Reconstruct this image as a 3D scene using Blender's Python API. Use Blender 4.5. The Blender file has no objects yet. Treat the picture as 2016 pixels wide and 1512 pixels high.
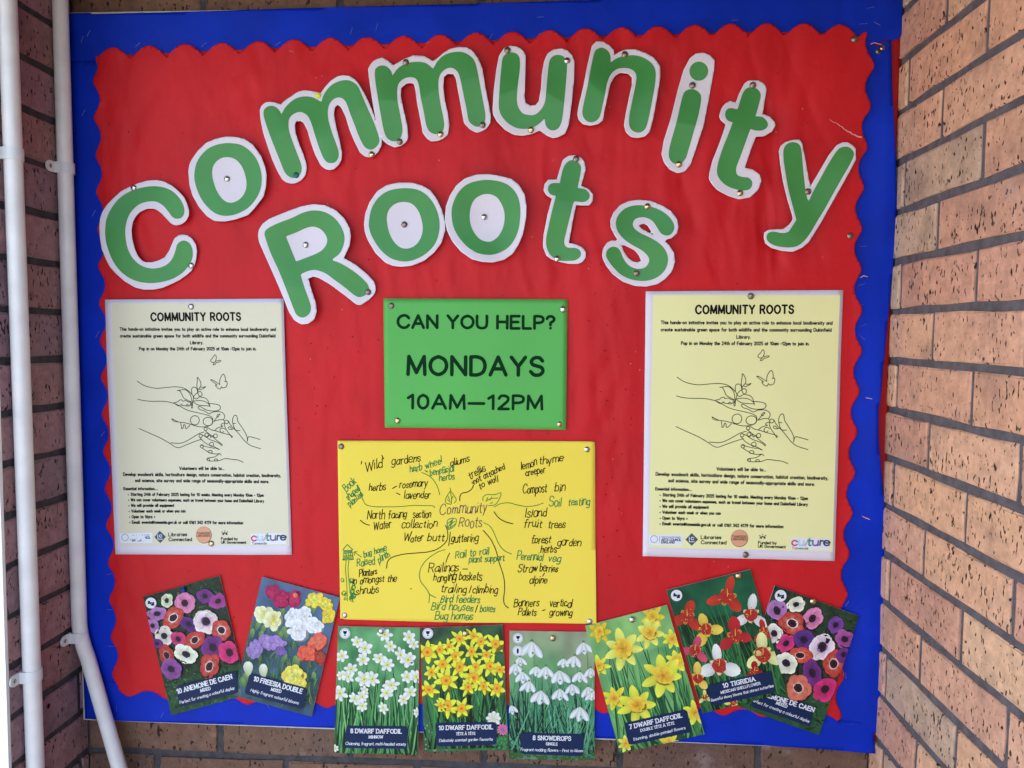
import bpy, bmesh, math, random
import numpy as np
from mathutils import Vector, Matrix, noise

random.seed(7)
rng = np.random.default_rng(7)
C = bpy.context.scene.collection
S = bpy.context.scene

# ------------------------------------------------------------------ camera
F, YAW, PITCH, ROLL = 1612.6, -0.0598, -0.06348, 0.00874
CP = np.array([0.76536, -1.29945, 0.62546])
def _basis():
    a, b, c = YAW, PITCH, ROLL
    f = np.array([math.sin(a)*math.cos(b), math.cos(a)*math.cos(b), math.sin(b)])
    r = np.array([math.cos(a), -math.sin(a), 0.0])
    u = np.cross(r, f)
    return math.cos(c)*r + math.sin(c)*u, -math.sin(c)*r + math.cos(c)*u, f
RT, UP, FW = _basis()
cam = bpy.data.cameras.new('camera'); co = bpy.data.objects.new('camera', cam); C.objects.link(co)
cam.sensor_width = 36; cam.sensor_fit = 'HORIZONTAL'; cam.lens = 36*F/2016
cam.clip_start = 0.01; cam.clip_end = 3000
M = Matrix.Identity(4)
for i in range(3):
    M[i][0], M[i][1], M[i][2], M[i][3] = RT[i], UP[i], -FW[i], CP[i]
co.matrix_world = M
S.camera = co

# ------------------------------------------------------------------ world, sun, exposure
SUN_EL, SUN_AZ = math.radians(38), math.radians(-48)     # sun stands behind the building
w = bpy.data.worlds.new('World'); S.world = w; w.use_nodes = True
nt = w.node_tree; bg = nt.nodes['Background']
sky = nt.nodes.new('ShaderNodeTexSky'); sky.sky_type = 'NISHITA'; sky.sun_disc = False
sky.sun_elevation = SUN_EL; sky.sun_rotation = SUN_AZ; sky.air_density = 1.0; sky.dust_density = 1.5
nt.links.new(sky.outputs[0], bg.inputs[0]); bg.inputs[1].default_value = 0.13
sl = bpy.data.lights.new('sun', 'SUN'); sl.energy = 4.0; sl.angle = math.radians(0.53); sl.color = (1, .95, .88)
so = bpy.data.objects.new('sun', sl); C.objects.link(so)
sd = Vector((math.sin(SUN_AZ)*math.cos(SUN_EL), math.cos(SUN_AZ)*math.cos(SUN_EL), math.sin(SUN_EL)))
so.rotation_euler = sd.to_track_quat('Z', 'Y').to_euler()
S.view_settings.view_transform = 'Standard'; S.view_settings.look = 'None'
S.view_settings.exposure = 2.52; S.view_settings.gamma = 1.0; S.view_settings.use_curve_mapping = False
S.render.engine = 'CYCLES'

# ------------------------------------------------------------------ helpers
XR, XL, YB = 1.2700, -0.0363, 0.0200       # right wall, left wall, back wall faces
BX0, BX1, BZ0, BZ1 = -0.0330, 1.2660, -0.0350, 1.1290

def W(pts, y=0.0):
    """points traced in the photograph, dropped on the plane Y = y (the board's own plane is Y = 0)"""
    p = np.atleast_2d(np.asarray(pts, float))
    d = FW[None] + ((p[:, 0]-1008)/F)[:, None]*RT[None] - ((p[:, 1]-756)/F)[:, None]*UP[None]
    t = (y - CP[1])/d[:, 1]
    return CP[None] + t[:, None]*d

def Z(s, ox, oy, pts):
    return [(ox+x/s, oy+y/s) for x, y in pts]

def lin(c):
    c = np.asarray(c, float)/255
    return np.where(c <= .04045, c/12.92, ((c+.055)/1.055)**2.4)
WREF = lin((214, 209, 232))
def alb(*c):
    """pigment of a print from its look beside white paper"""
    v = np.clip(lin(c)/WREF*.80, 0.004, .88)
    return (float(v[0]), float(v[1]), float(v[2]), 1.0)

def mat(name, col, rough=.6, spec=.4, metal=0, var=0, vscale=8, bump=0, bscale=200, attr=False, bdist=.001, vary_obj=0):
    m = bpy.data.materials.new(name); m.use_nodes = True
    n = m.node_tree.nodes; l = m.node_tree.links; b = n['Principled BSDF']
    b.inputs['Roughness'].default_value = rough; b.inputs['Metallic'].default_value = metal
    b.inputs['Specular IOR Level'].default_value = spec
    tc = n.new('ShaderNodeTexCoord')
    src = None
    if attr:
        a = n.new('ShaderNodeAttribute'); a.attribute_name = 'Col'; src = a.outputs['Color']
    else:
        r = n.new('ShaderNodeRGB'); r.outputs[0].default_value = (*col[:3], 1); src = r.outputs[0]
    if var:
        nz = n.new('ShaderNodeTexNoise'); nz.inputs['Scale'].default_value = vscale; nz.inputs['Detail'].default_value = 6
        l.new(tc.outputs['Object'], nz.inputs['Vector'])
        mr = n.new('ShaderNodeMapRange'); mr.inputs[1].default_value = .3; mr.inputs[2].default_value = .7
        mr.inputs[3].default_value = 1-var; mr.inputs[4].default_value = 1+var
        l.new(nz.outputs[0], mr.inputs[0])
        mx = n.new('ShaderNodeVectorMath'); mx.operation = 'SCALE'
        l.new(src, mx.inputs[0]); l.new(mr.outputs[0], mx.inputs['Scale']); src = mx.outputs[0]
    l.new(src, b.inputs['Base Color'])
    if bump:
        nz = n.new('ShaderNodeTexNoise'); nz.inputs['Scale'].default_value = bscale; nz.inputs['Detail'].default_value = 4
        l.new(tc.outputs['Object'], nz.inputs['Vector'])
        bp = n.new('ShaderNodeBump'); bp.inputs['Strength'].default_value = bump; bp.inputs['Distance'].default_value = bdist
        l.new(nz.outputs[0], bp.inputs['Height']); l.new(bp.outputs[0], b.inputs['Normal'])
    return m

def obj(name, V, Fc, m, parent=None, cols=None, smooth=False, loc=None):
    me = bpy.data.meshes.new(name)
    V = np.asarray(V, float)
    o = bpy.data.objects.new(name, me); C.objects.link(o)
    base = np.zeros(3)
    if parent is not None:
        o.parent = parent; base = np.array(world_loc(parent))
    elif loc is not None:
        o.location = loc; base = np.array(loc, float)
    me.from_pydata((V-base).tolist(), [], [list(map(int, f)) for f in Fc])
    if m: me.materials.append(m)
    if cols is not None:
        a = me.color_attributes.new('Col', 'FLOAT_COLOR', 'POINT')
        a.data.foreach_set('color', np.asarray(cols, np.float32).ravel())
    if smooth: me.polygons.foreach_set('use_smooth', [True]*len(me.polygons))
    me.update()
    return o

def world_loc(o):
    v = np.array(o.location)
    while o.parent: o = o.parent; v = v+np.array(o.location)
    return v

def tag(o, label, cat, group=None, kind=None):
    if label: o['label'] = label
    if cat: o['category'] = cat
    if group: o['group'] = group
    if kind: o['kind'] = kind
    return o

def thing(name, label, cat, loc, group=None):
    o = bpy.data.objects.new(name, None); C.objects.link(o); o.location = loc
    o.empty_display_size = .02
    return tag(o, label, cat, group)

def copy_of(src, parent=None, loc=None):
    c = src.copy(); C.objects.link(c); c.parent = parent
    if loc is not None: c.location = loc
    return c

def box(x0, x1, y0, y1, z0, z1):
    V = [(x, y, z) for x in (x0, x1) for y in (y0, y1) for z in (z0, z1)]
    Fc = [(0, 1, 3, 2), (4, 6, 7, 5), (0, 4, 5, 1), (2, 3, 7, 6), (0, 2, 6, 4), (1, 5, 7, 3)]
    return V, Fc

class MB:
    def __init__(s): s.V = []; s.F = []
    def add(s, V, Fc):
        k = len(s.V); s.V += [tuple(v) for v in V]; s.F += [tuple(i+k for i in f) for f in Fc]; return s

def tube(path, r, n=16, cap=True):
    P = [Vector(p) for p in path]; V = []; Fc = []
    up = Vector((0, 1, 0))
    for i, p in enumerate(P):
        t = (P[min(i+1, len(P)-1)]-P[max(i-1, 0)]).normalized()
        a = t.cross(up).normalized(); b = t.cross(a).normalized()
        for k in range(n):
            th = 2*math.pi*k/n
            V.append(tuple(p+(a*math.cos(th)+b*math.sin(th))*r))
    for i in range(len(P)-1):
        for k in range(n):
            Fc.append((i*n+k, i*n+(k+1) % n, (i+1)*n+(k+1) % n, (i+1)*n+k))
    if cap: Fc += [tuple(range(n))[::-1], tuple(range((len(P)-1)*n, len(P)*n))]
    return V, Fc

def catmull(pts, sub=5, closed=False):
    """smooth curve; a point given with a third value 1 stays a corner"""
    P = [(p[0], p[1]) for p in pts]; K = [len(p) > 2 for p in pts]; n = len(P)
    if n < 3 and not closed: return P
    out = []
    rngi = n if closed else n-1
    for i in range(rngi):
        p1 = P[i]; p2 = P[(i+1) % n]
        p0 = P[(i-1) % n] if (closed or i > 0) else p1
        p3 = P[(i+2) % n] if (closed or i < n-2) else p2
        if K[i]: p0 = (2*p1[0]-p2[0], 2*p1[1]-p2[1])
        if K[(i+1) % n]: p3 = (2*p2[0]-p1[0], 2*p2[1]-p1[1])
        for k in range(sub):
            t = k/sub; t2 = t*t; t3 = t2*t
            out.append(tuple(.5*((2*p1[j]) + (-p0[j]+p2[j])*t + (2*p0[j]-5*p1[j]+4*p2[j]-p3[j])*t2 + (-p0[j]+3*p1[j]-3*p2[j]+p3[j])*t3) for j in (0, 1)))
    if not closed: out.append(P[-1])
    return out

def homog(src, dst):
    A = []; b = []
    for (x, y), (u, v) in zip(src, dst):
        A += [[x, y, 1, 0, 0, 0, -u*x, -u*y], [0, 0, 0, x, y, 1, -v*x, -v*y]]; b += [u, v]
    h = np.linalg.solve(np.array(A, float), np.array(b, float)); return np.append(h, 1).reshape(3, 3)
def happ(Hm, P):
    P = np.atleast_2d(P); q = np.c_[P, np.ones(len(P))]@Hm.T; return q[:, :2]/q[:, 2:]

def fill_grid(polys, cell):
    """even-odd filled outline as a fine grid with exact cut edges (photo px)"""
    A = [np.asarray(p, float) for p in polys]
    allp = np.vstack(A)
    x0, y0 = allp.min(0)-cell*1.3; x1, y1 = allp.max(0)+cell*1.3
    nx = int((x1-x0)/cell)+2; ny = int((y1-y0)/cell)+2
    gx = x0+np.arange(nx)*cell; gy = y0+np.arange(ny)*cell
    X, Y = np.meshgrid(gx, gy, indexing='ij'); P = np.stack([X.ravel(), Y.ravel()], 1)
    D = np.full(len(P), 1e9); ins = np.zeros(len(P), bool)
    for a in A:
        b = np.roll(a, -1, 0)
        for s, e in zip(a, b):
            d = e-s; L = d@d
            if L < 1e-12: continue
            t = np.clip(((P-s)@d)/L, 0, 1); q = P-(s+t[:, None]*d)
            D = np.minimum(D, (q*q).sum(1))
            c = (s[1] > P[:, 1]) != (e[1] > P[:, 1])
            if s[1] != e[1]:
                xi = s[0]+(P[:, 1]-s[1])/(e[1]-s[1])*d[0]
                ins ^= c & (P[:, 0] < xi)
    sd_ = np.where(ins, 1, -1)*np.sqrt(D); sd_ = np.where(np.abs(sd_) < 1e-6, 1e-6, sd_).reshape(nx, ny)
    V = []; Fc = []; vid = {}
    def node(i, j):
        k = (i, j)
        if k not in vid: vid[k] = len(V); V.append((gx[i], gy[j]))
        return vid[k]
    def edge(i, j, i2, j2):
        k = (min((i, j), (i2, j2)), max((i, j), (i2, j2)))
        if k not in vid:
            a, b = sd_[k[0]], sd_[k[1]]; t = a/(a-b)
            vid[k] = len(V); V.append((gx[k[0][0]]+(gx[k[1][0]]-gx[k[0][0]])*t, gy[k[0][1]]+(gy[k[1][1]]-gy[k[0][1]])*t))
        return vid[k]
    pos = sd_ > 0
    any_ = pos[:-1, :-1] | pos[1:, :-1] | pos[:-1, 1:] | pos[1:, 1:]
    corner = {}
    for a in A:
        m_ = len(a)
        for k in range(m_):
            u1 = a[k]-a[k-1]; u2 = a[(k+1) % m_]-a[k]; l1 = np.hypot(*u1); l2 = np.hypot(*u2)
            if l1 > 1e-6 and l2 > 1e-6 and (u1@u2)/(l1*l2) < .75:
                corner[(int((a[k][0]-x0)/cell), int((a[k][1]-y0)/cell))] = tuple(a[k])
    for i, j in zip(*np.nonzero(any_)):
        cs = [(i, j), (i, j+1), (i+1, j+1), (i+1, j)]; f = []; isx = []
        for k in range(4):
            a, b = cs[k], cs[(k+1) % 4]
            if pos[a]: f.append(node(*a)); isx.append(0)
            if pos[a] != pos[b]: f.append(edge(*a, *b)); isx.append(1)
        if (i, j) in corner and sum(isx) == 2:
            for k in range(len(f)):
                if isx[k] and isx[(k+1) % len(f)]:
                    V.append(corner[(i, j)]); f.insert(k+1, len(V)-1); break
        if len(f) >= 3: Fc.append(f)
    return np.array(V), Fc

def sheet(name, polys, cell, y, disp, m, parent, thick=0.0003, cols=None, smooth=True):
    """a paper sheet: filled outline, lifted off the board by disp(x, z), with real thickness"""
    if len(polys) == 1 and len(polys[0]) == 4:
        q = polys[0]; Hq = homog([(0, 0), (1, 0), (1, 1), (0, 1)], q)
        n1 = max(2, int(np.hypot(q[1][0]-q[0][0], q[1][1]-q[0][1])/cell)); n2 = max(2, int(np.hypot(q[3][0]-q[0][0], q[3][1]-q[0][1])/cell))
        V = happ(Hq, [(i/n1, j/n2) for j in range(n2+1) for i in range(n1+1)])
        Fc = [(j*(n1+1)+i, (j+1)*(n1+1)+i, (j+1)*(n1+1)+i+1, j*(n1+1)+i+1) for j in range(n2) for i in range(n1)]
    else:
        V, Fc = fill_grid(polys, cell)
    P = W(V, y)
    lift = disp(P[:, 0], P[:, 2]) if disp else 0
    T = P.copy(); T[:, 1] = y-lift
    if thick:
        B = T.copy(); B[:, 1] += thick
        n = len(T); ed = {}
        for f in Fc:
            for k in range(len(f)):
                a, b = f[k], f[(k+1) % len(f)]; ed[(a, b)] = 1
        side = [(b, a, a+n, b+n) for (a, b) in ed if (b, a) not in ed]
        Fc = [tuple(f) for f in Fc]
        allF = Fc + [tuple(i+n for i in f[::-1]) for f in Fc] + side
        o = obj(name, np.vstack([T, B]), allF, m, parent)
    else:
        o = obj(name, T, Fc, m, parent)
    if smooth:
        nf = len(Fc)
        fl = [k < nf for k in range(len(o.data.polygons))]
        o.data.polygons.foreach_set('use_smooth', fl)
    return o

# ---- pen strokes: ribbons of ink with round ends, lying on a surface
class Ink:
    def __init__(s): s.V = []; s.F = []; s.k = 0; s.L = []
    def stroke(s, pts, wd):
        P = [np.array(p[:2], float) for p in pts]
        if len(P) > 2:
            cut = [0]
            for i in range(1, len(P)-1):
                a = P[i]-P[i-1]; b = P[i+1]-P[i]; la = np.hypot(*a); lb = np.hypot(*b)
                if la > 1e-9 and lb > 1e-9 and (a@b)/(la*lb) < .62: cut.append(i)
            if len(cut) > 1:
                cut.append(len(P)-1)
                for a, b in zip(cut[:-1], cut[1:]): s.stroke(P[a:b+1], wd)
                return
        Q = [P[0]]
        for p in P[1:]:
            if np.hypot(*(p-Q[-1])) > wd*.12: Q.append(p)
        h = wd/2; s.k += 1; lay = (s.k % 9)
        if len(Q) == 1:
            n = 8; b = len(s.V); s.V += [tuple(Q[0]+h*np.array([math.cos(a), math.sin(a)])) for a in np.arange(n)*2*math.pi/n]
            s.F.append(tuple(range(b, b+n))); s.L += [lay]*n; return
        b = len(s.V); n = len(Q)
        dirs = [(Q[min(i+1, n-1)]-Q[max(i-1, 0)]) for i in range(n)]
        segs = [Q[i+1]-Q[i] for i in range(n-1)]
        for i in range(n):
            d = dirs[i]; L = np.hypot(*d)
            if L < 1e-9: d = segs[min(i, n-2)]; L = np.hypot(*d)
            d = d/L; nn = np.array([-d[1], d[0]])
            sc = 1.0
            if 0 < i < n-1:
                sa = segs[i-1]/np.hypot(*segs[i-1]); cs = abs(float(np.dot(sa, d))); sc = min(1/max(cs, .45), 1.6)
            s.V += [tuple(Q[i]+nn*h*sc), tuple(Q[i]-nn*h*sc)]; s.L += [lay]*2
        for i in range(n-1): s.F.append((b+2*i, b+2*i+1, b+2*i+3, b+2*i+2))
        for end, sg, c in ((0, -1, Q[0]), (n-1, 1, Q[-1])):
            d = dirs[end]/max(np.hypot(*dirs[end]), 1e-9)*sg; nn = np.array([-d[1], d[0]])
            bb = len(s.V)
            for a in (90, 45, 0, -45, -90):
                r = math.radians(a); s.V.append(tuple(c+h*(d*math.cos(r)+nn*math.sin(r)))); s.L.append(lay)
            s.F.append(tuple(range(bb, bb+5)))
    def disc(s, c, r, n=14):
        s.k += 1; b = len(s.V); s.V += [(c[0]+r*math.cos(a), c[1]+r*math.sin(a)) for a in np.arange(n)*2*math.pi/n]
        s.F.append(tuple(range(b, b+n))); s.L += [s.k % 9]*n
    def poly(s, pts):
        s.k += 1; b = len(s.V); s.V += [tuple(p[:2]) for p in pts]; s.F.append(tuple(range(b, b+len(pts)))); s.L += [s.k % 9]*len(pts)
    def build(s, name, y, disp, m, parent, lift=.00015, remap=None):
        V = np.array(s.V)
        if remap: V = remap(V)
        P = W(V, y); d = disp(P[:, 0], P[:, 2]) if disp else 0
        P[:, 1] = y-d-lift-np.array(s.L)*.000008
        return obj(name, P, s.F, m, parent)

# ---- a single-stroke alphabet (x right, y up, cap height 1, x-height .62)
G = {}
def g(ch, wd, *st): G[ch] = (wd, [([tuple(map(float, q.split(','))) for q in x.lstrip('~').split()], x[0] == '~') for x in st])
g('A', .8, '0,0 .4,1 .8,0', '.14,.34 .66,.34'); g('B', .64, '0,0 0,1', '~0,1 .32,1 .53,.9 .53,.65 .32,.54 0,.54', '~0,.54 .38,.54 .64,.42 .62,.12 .36,0 0,0')
g('C', .78, '~.78,.78 .62,.96 .36,1 .1,.82 0,.5 .1,.18 .36,0 .62,.04 .78,.22'); g('D', .72, '0,0 0,1', '~0,1 .34,1 .62,.84 .72,.5 .62,.16 .34,0 0,0')
g('E', .6, '.6,1 0,1 0,0 .6,0', '0,.52 .52,.52'); g('F', .58, '.58,1 0,1 0,0', '0,.52 .48,.52')
g('G', .8, '~.78,.8 .6,.97 .36,1 .1,.82 0,.5 .1,.18 .36,0 .62,.04 .78,.2', '.78,.2 .78,.46 .46,.46'); g('H', .7, '0,0 0,1', '.7,0 .7,1', '0,.52 .7,.52')
g('I', .1, '.05,0 .05,1'); g('J', .5, '~.5,1 .5,.25 .4,.03 .15,0 0,.2'); g('K', .66, '0,0 0,1', '.62,1 0,.42', '.2,.58 .66,0'); g('L', .55, '0,1 0,0 .55,0')
g('M', .86, '0,0 .04,1 .43,.1 .82,1 .86,0'); g('N', .7, '0,0 0,1 .7,0 .7,1'); g('O', .84, '~.42,1 .12,.84 0,.5 .12,.16 .42,0 .72,.16 .84,.5 .72,.84 .42,1')
g('P', .62, '0,0 0,1', '~0,1 .36,1 .6,.88 .6,.6 .36,.47 0,.47'); g('Q', .84, '~.42,1 .12,.84 0,.5 .12,.16 .42,0 .72,.16 .84,.5 .72,.84 .42,1', '.55,.25 .86,-.05')
g('R', .66, '0,0 0,1', '~0,1 .36,1 .6,.88 .6,.62 .36,.5 0,.5', '.32,.5 .66,0'); g('S', .64, '~.6,.8 .45,.97 .2,.97 .04,.8 .1,.6 .34,.51 .56,.42 .62,.2 .45,.02 .18,.02 .0,.2')
g('T', .7, '0,1 .7,1', '.35,1 .35,0'); g('U', .7, '~0,1 0,.35 .1,.08 .35,0 .6,.08 .7,.35 .7,1'); g('V', .76, '0,1 .38,0 .76,1'); g('W', 1.05, '0,1 .26,0 .52,.9 .79,0 1.05,1')
g('X', .7, '0,0 .7,1', '0,1 .7,0'); g('Y', .72, '0,1 .36,.48 .72,1', '.36,.48 .36,0'); g('Z', .66, '0,1 .66,1 0,0 .66,0')
g('a', .5, '~.5,.5 .3,.62 .08,.52 0,.3 .08,.06 .28,0 .5,.16', '.5,.62 .5,0'); g('b', .5, '0,1 0,0', '~0,.46 .22,.62 .42,.54 .5,.31 .42,.08 .22,0 0,.14')
g('c', .46, '~.46,.5 .28,.62 .08,.54 0,.31 .08,.08 .28,0 .46,.12'); g('d', .5, '.5,1 .5,0', '~.5,.46 .28,.62 .08,.54 0,.31 .08,.08 .28,0 .5,.14')
g('e', .5, '~.0,.33 .5,.33 .46,.52 .26,.62 .06,.52 0,.3 .08,.06 .28,0 .48,.1'); g('f', .36, '~.38,.96 .22,1 .12,.86 .12,0', '0,.6 .34,.6')
g('g', .5, '~.5,.48 .28,.62 .06,.52 0,.31 .08,.08 .28,.02 .5,.16', '~.5,.62 .5,-.1 .4,-.3 .18,-.32 .02,-.22'); g('h', .48, '0,1 0,0', '~0,.42 .2,.61 .4,.58 .48,.38 .48,0')
g('i', .08, '.04,.62 .04,0', '.04,.86 .04,.87'); g('j', .2, '~.18,.62 .18,-.12 .08,-.3 -.06,-.28', '.18,.86 .18,.87'); g('k', .44, '0,1 0,0', '.4,.62 0,.24', '.14,.36 .44,0')
g('l', .1, '.05,1 .05,0'); g('m', .78, '0,.62 0,0', '~0,.42 .16,.6 .32,.58 .39,.4 .39,0', '~.39,.42 .55,.6 .71,.58 .78,.4 .78,0'); g('n', .48, '0,.62 0,0', '~0,.42 .2,.61 .4,.58 .48,.38 .48,0')
g('o', .52, '~.26,.62 .06,.52 0,.31 .06,.1 .26,0 .46,.1 .52,.31 .46,.52 .26,.62'); g('p', .5, '0,.62 0,-.32', '~0,.46 .22,.62 .42,.54 .5,.31 .42,.08 .22,0 0,.14')
g('q', .5, '.5,.62 .5,-.32', '~.5,.46 .28,.62 .08,.54 0,.31 .08,.08 .28,0 .5,.14'); g('r', .32, '0,.62 0,0', '~0,.4 .14,.6 .32,.6'); g('s', .42, '~.4,.5 .26,.62 .06,.58 .03,.42 .22,.32 .4,.2 .34,.03 .14,0 0,.12')
g('t', .34, '~.14,.88 .14,.15 .22,0 .34,.04', '0,.62 .34,.62'); g('u', .48, '~0,.62 0,.2 .1,.02 .28,0 .48,.18', '.48,.62 .48,0'); g('v', .46, '0,.62 .23,0 .46,.62'); g('w', .7, '0,.62 .18,0 .35,.56 .52,0 .7,.62')
g('x', .44, '0,0 .44,.62', '0,.62 .44,0'); g('y', .48, '0,.62 .24,.02', '.48,.62 .12,-.3'); g('z', .44, '0,.62 .44,.62 0,0 .44,0')
g('0', .6, '~.3,1 .08,.84 0,.5 .08,.16 .3,0 .52,.16 .6,.5 .52,.84 .3,1'); g('1', .34, '0,.78 .28,1 .28,0'); g('2', .6, '~.02,.78 .12,.95 .32,1 .55,.88 .55,.62 .3,.32 0,0', '0,0 .6,0')
g('3', .56, '~.02,.86 .25,1 .5,.9 .5,.65 .24,.53', '~.24,.53 .52,.42 .56,.15 .3,0 .02,.1'); g('4', .6, '.46,0 .46,1 0,.3 .6,.3'); g('5', .56, '.5,1 .08,1 .04,.56', '~.04,.56 .3,.64 .54,.48 .54,.16 .3,0 .02,.08')
g('6', .56, '~.46,.96 .18,.76 .02,.36 .14,.02 .4,.02 .55,.26 .42,.54 .2,.54 .04,.34'); g('7', .56, '0,1 .56,1 .2,0'); g('8', .56, '~.28,.53 .06,.66 .08,.92 .28,1 .48,.92 .5,.66 .28,.53 .04,.38 .04,.1 .28,0 .52,.1 .52,.38 .28,.53')
g('9', .56, '~.52,.66 .36,.46 .14,.46 .01,.72 .16,.98 .42,.98 .54,.66 .4,.22 .12,.02'); g('?', .52, '~0,.8 .14,.98 .38,.98 .52,.8 .46,.62 .28,.48 .26,.28', '.26,.03 .26,.04')
g('.', .08, '.04,.02 .04,.03'); g(',', .1, '.07,.04 .01,-.14'); g('-', .34, '0,.38 .34,.38'); g('—', .92, '0,.4 .92,.4'); g('/', .4, '0,-.1 .4,1'); g('+', .4, '0,.38 .4,.38', '.2,.18 .2,.58')
g(':', .08, '.04,.06 .04,.07', '.04,.5 .04,.51'); g("'", .08, '.04,1 .02,.78'); g('•', .16, '~.08,.42 .0,.34 .08,.26 .16,.34 .08,.42'); g('@', .8, '~.56,.55 .36,.6 .26,.4 .36,.22 .54,.3 .58,.55', '~.58,.5 .6,.25 .75,.3 .8,.55 .6,.88 .3,.88 .04,.6 .06,.2 .34,-.04 .66,.02')
G['É'] = (.6, G['E'][1]+[([(.2, 1.12), (.42, 1.26)], False)]); G['Ê'] = (.6, G['E'][1]+[([(.12, 1.12), (.3, 1.26), (.48, 1.12)], False)]); G['À'] = (.8, G['A'][1]+[([(.3, 1.26), (.5, 1.12)], False)])

def text(ink, s, p0, p1, h, wd, fit=True, slant=0, jit=0, serif=False, gap=.24, sp=.42, align='c', loop=False):
    """write s along the line p0-p1 (baseline, px); h = cap height in px"""
    p0 = np.array(p0, float); p1 = np.array(p1, float)
    items = []; x = 0
    for ch in s:
        if ch == ' ': x += sp; continue
        if ch not in G: continue
        items.append((ch, x)); x += G[ch][0]+gap
    tot = x-gap; L = np.hypot(*(p1-p0)); d = (p1-p0)/L; nrm = np.array([d[1], -d[0]])
    sx = L/tot if fit else h
    if not fit and align == 'c': p0 = p0+d*(L-tot*sx)/2
    prev = None
    for ch, ox in items:
        if jit and prev and ch.islower() and prev[0].islower() and ox-prev[1] < G[prev[0]][0]+gap+.05 and prev[0] not in 'osvwbrgyqpjt' and ch not in 'ltfkhb' and random.random() < .6:
            a0 = prev[1]+G[prev[0]][0]
            q = catmull([(a0-.02, .06+random.uniform(0, .1)), ((a0+ox)/2, .04), (ox+.03, .34)], 3)
            ink.stroke([tuple(p0+d*(a+slant*b)*sx+nrm*b*h) for a, b in q], wd*.85)
        prev = (ch, ox)
        jy = random.gauss(0, jit); js = 1+random.gauss(0, jit*1.2); ja = random.gauss(0, jit*.7)
        gw = G[ch][0]
        for pts, sm in G[ch][1]:
            q = [(px*js+(py*(slant+ja)), py*js+jy) for px, py in pts]
            if jit: q = [(a+random.gauss(0, jit*.28), b+random.gauss(0, jit*.28)) for a, b in q]
            if sm: q = catmull(q, 4)
            ink.stroke([tuple(p0+d*(ox+a)*sx+nrm*b*h) for a, b in q], wd)
            if serif and not sm:
                for k in (0, -1):
                    a, b = q[k]
                    e = pts[k]
                    if abs(e[1]) < .01 or abs(e[1]-1) < .01:
                        o2 = pts[1] if k == 0 else pts[-2]
                        if abs(o2[1]-e[1]) > .3:
                            ink.stroke([tuple(p0+d*(ox+a-.15)*sx+nrm*b*h), tuple(p0+d*(ox+a+.15)*sx+nrm*b*h)], wd*.8)

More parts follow.
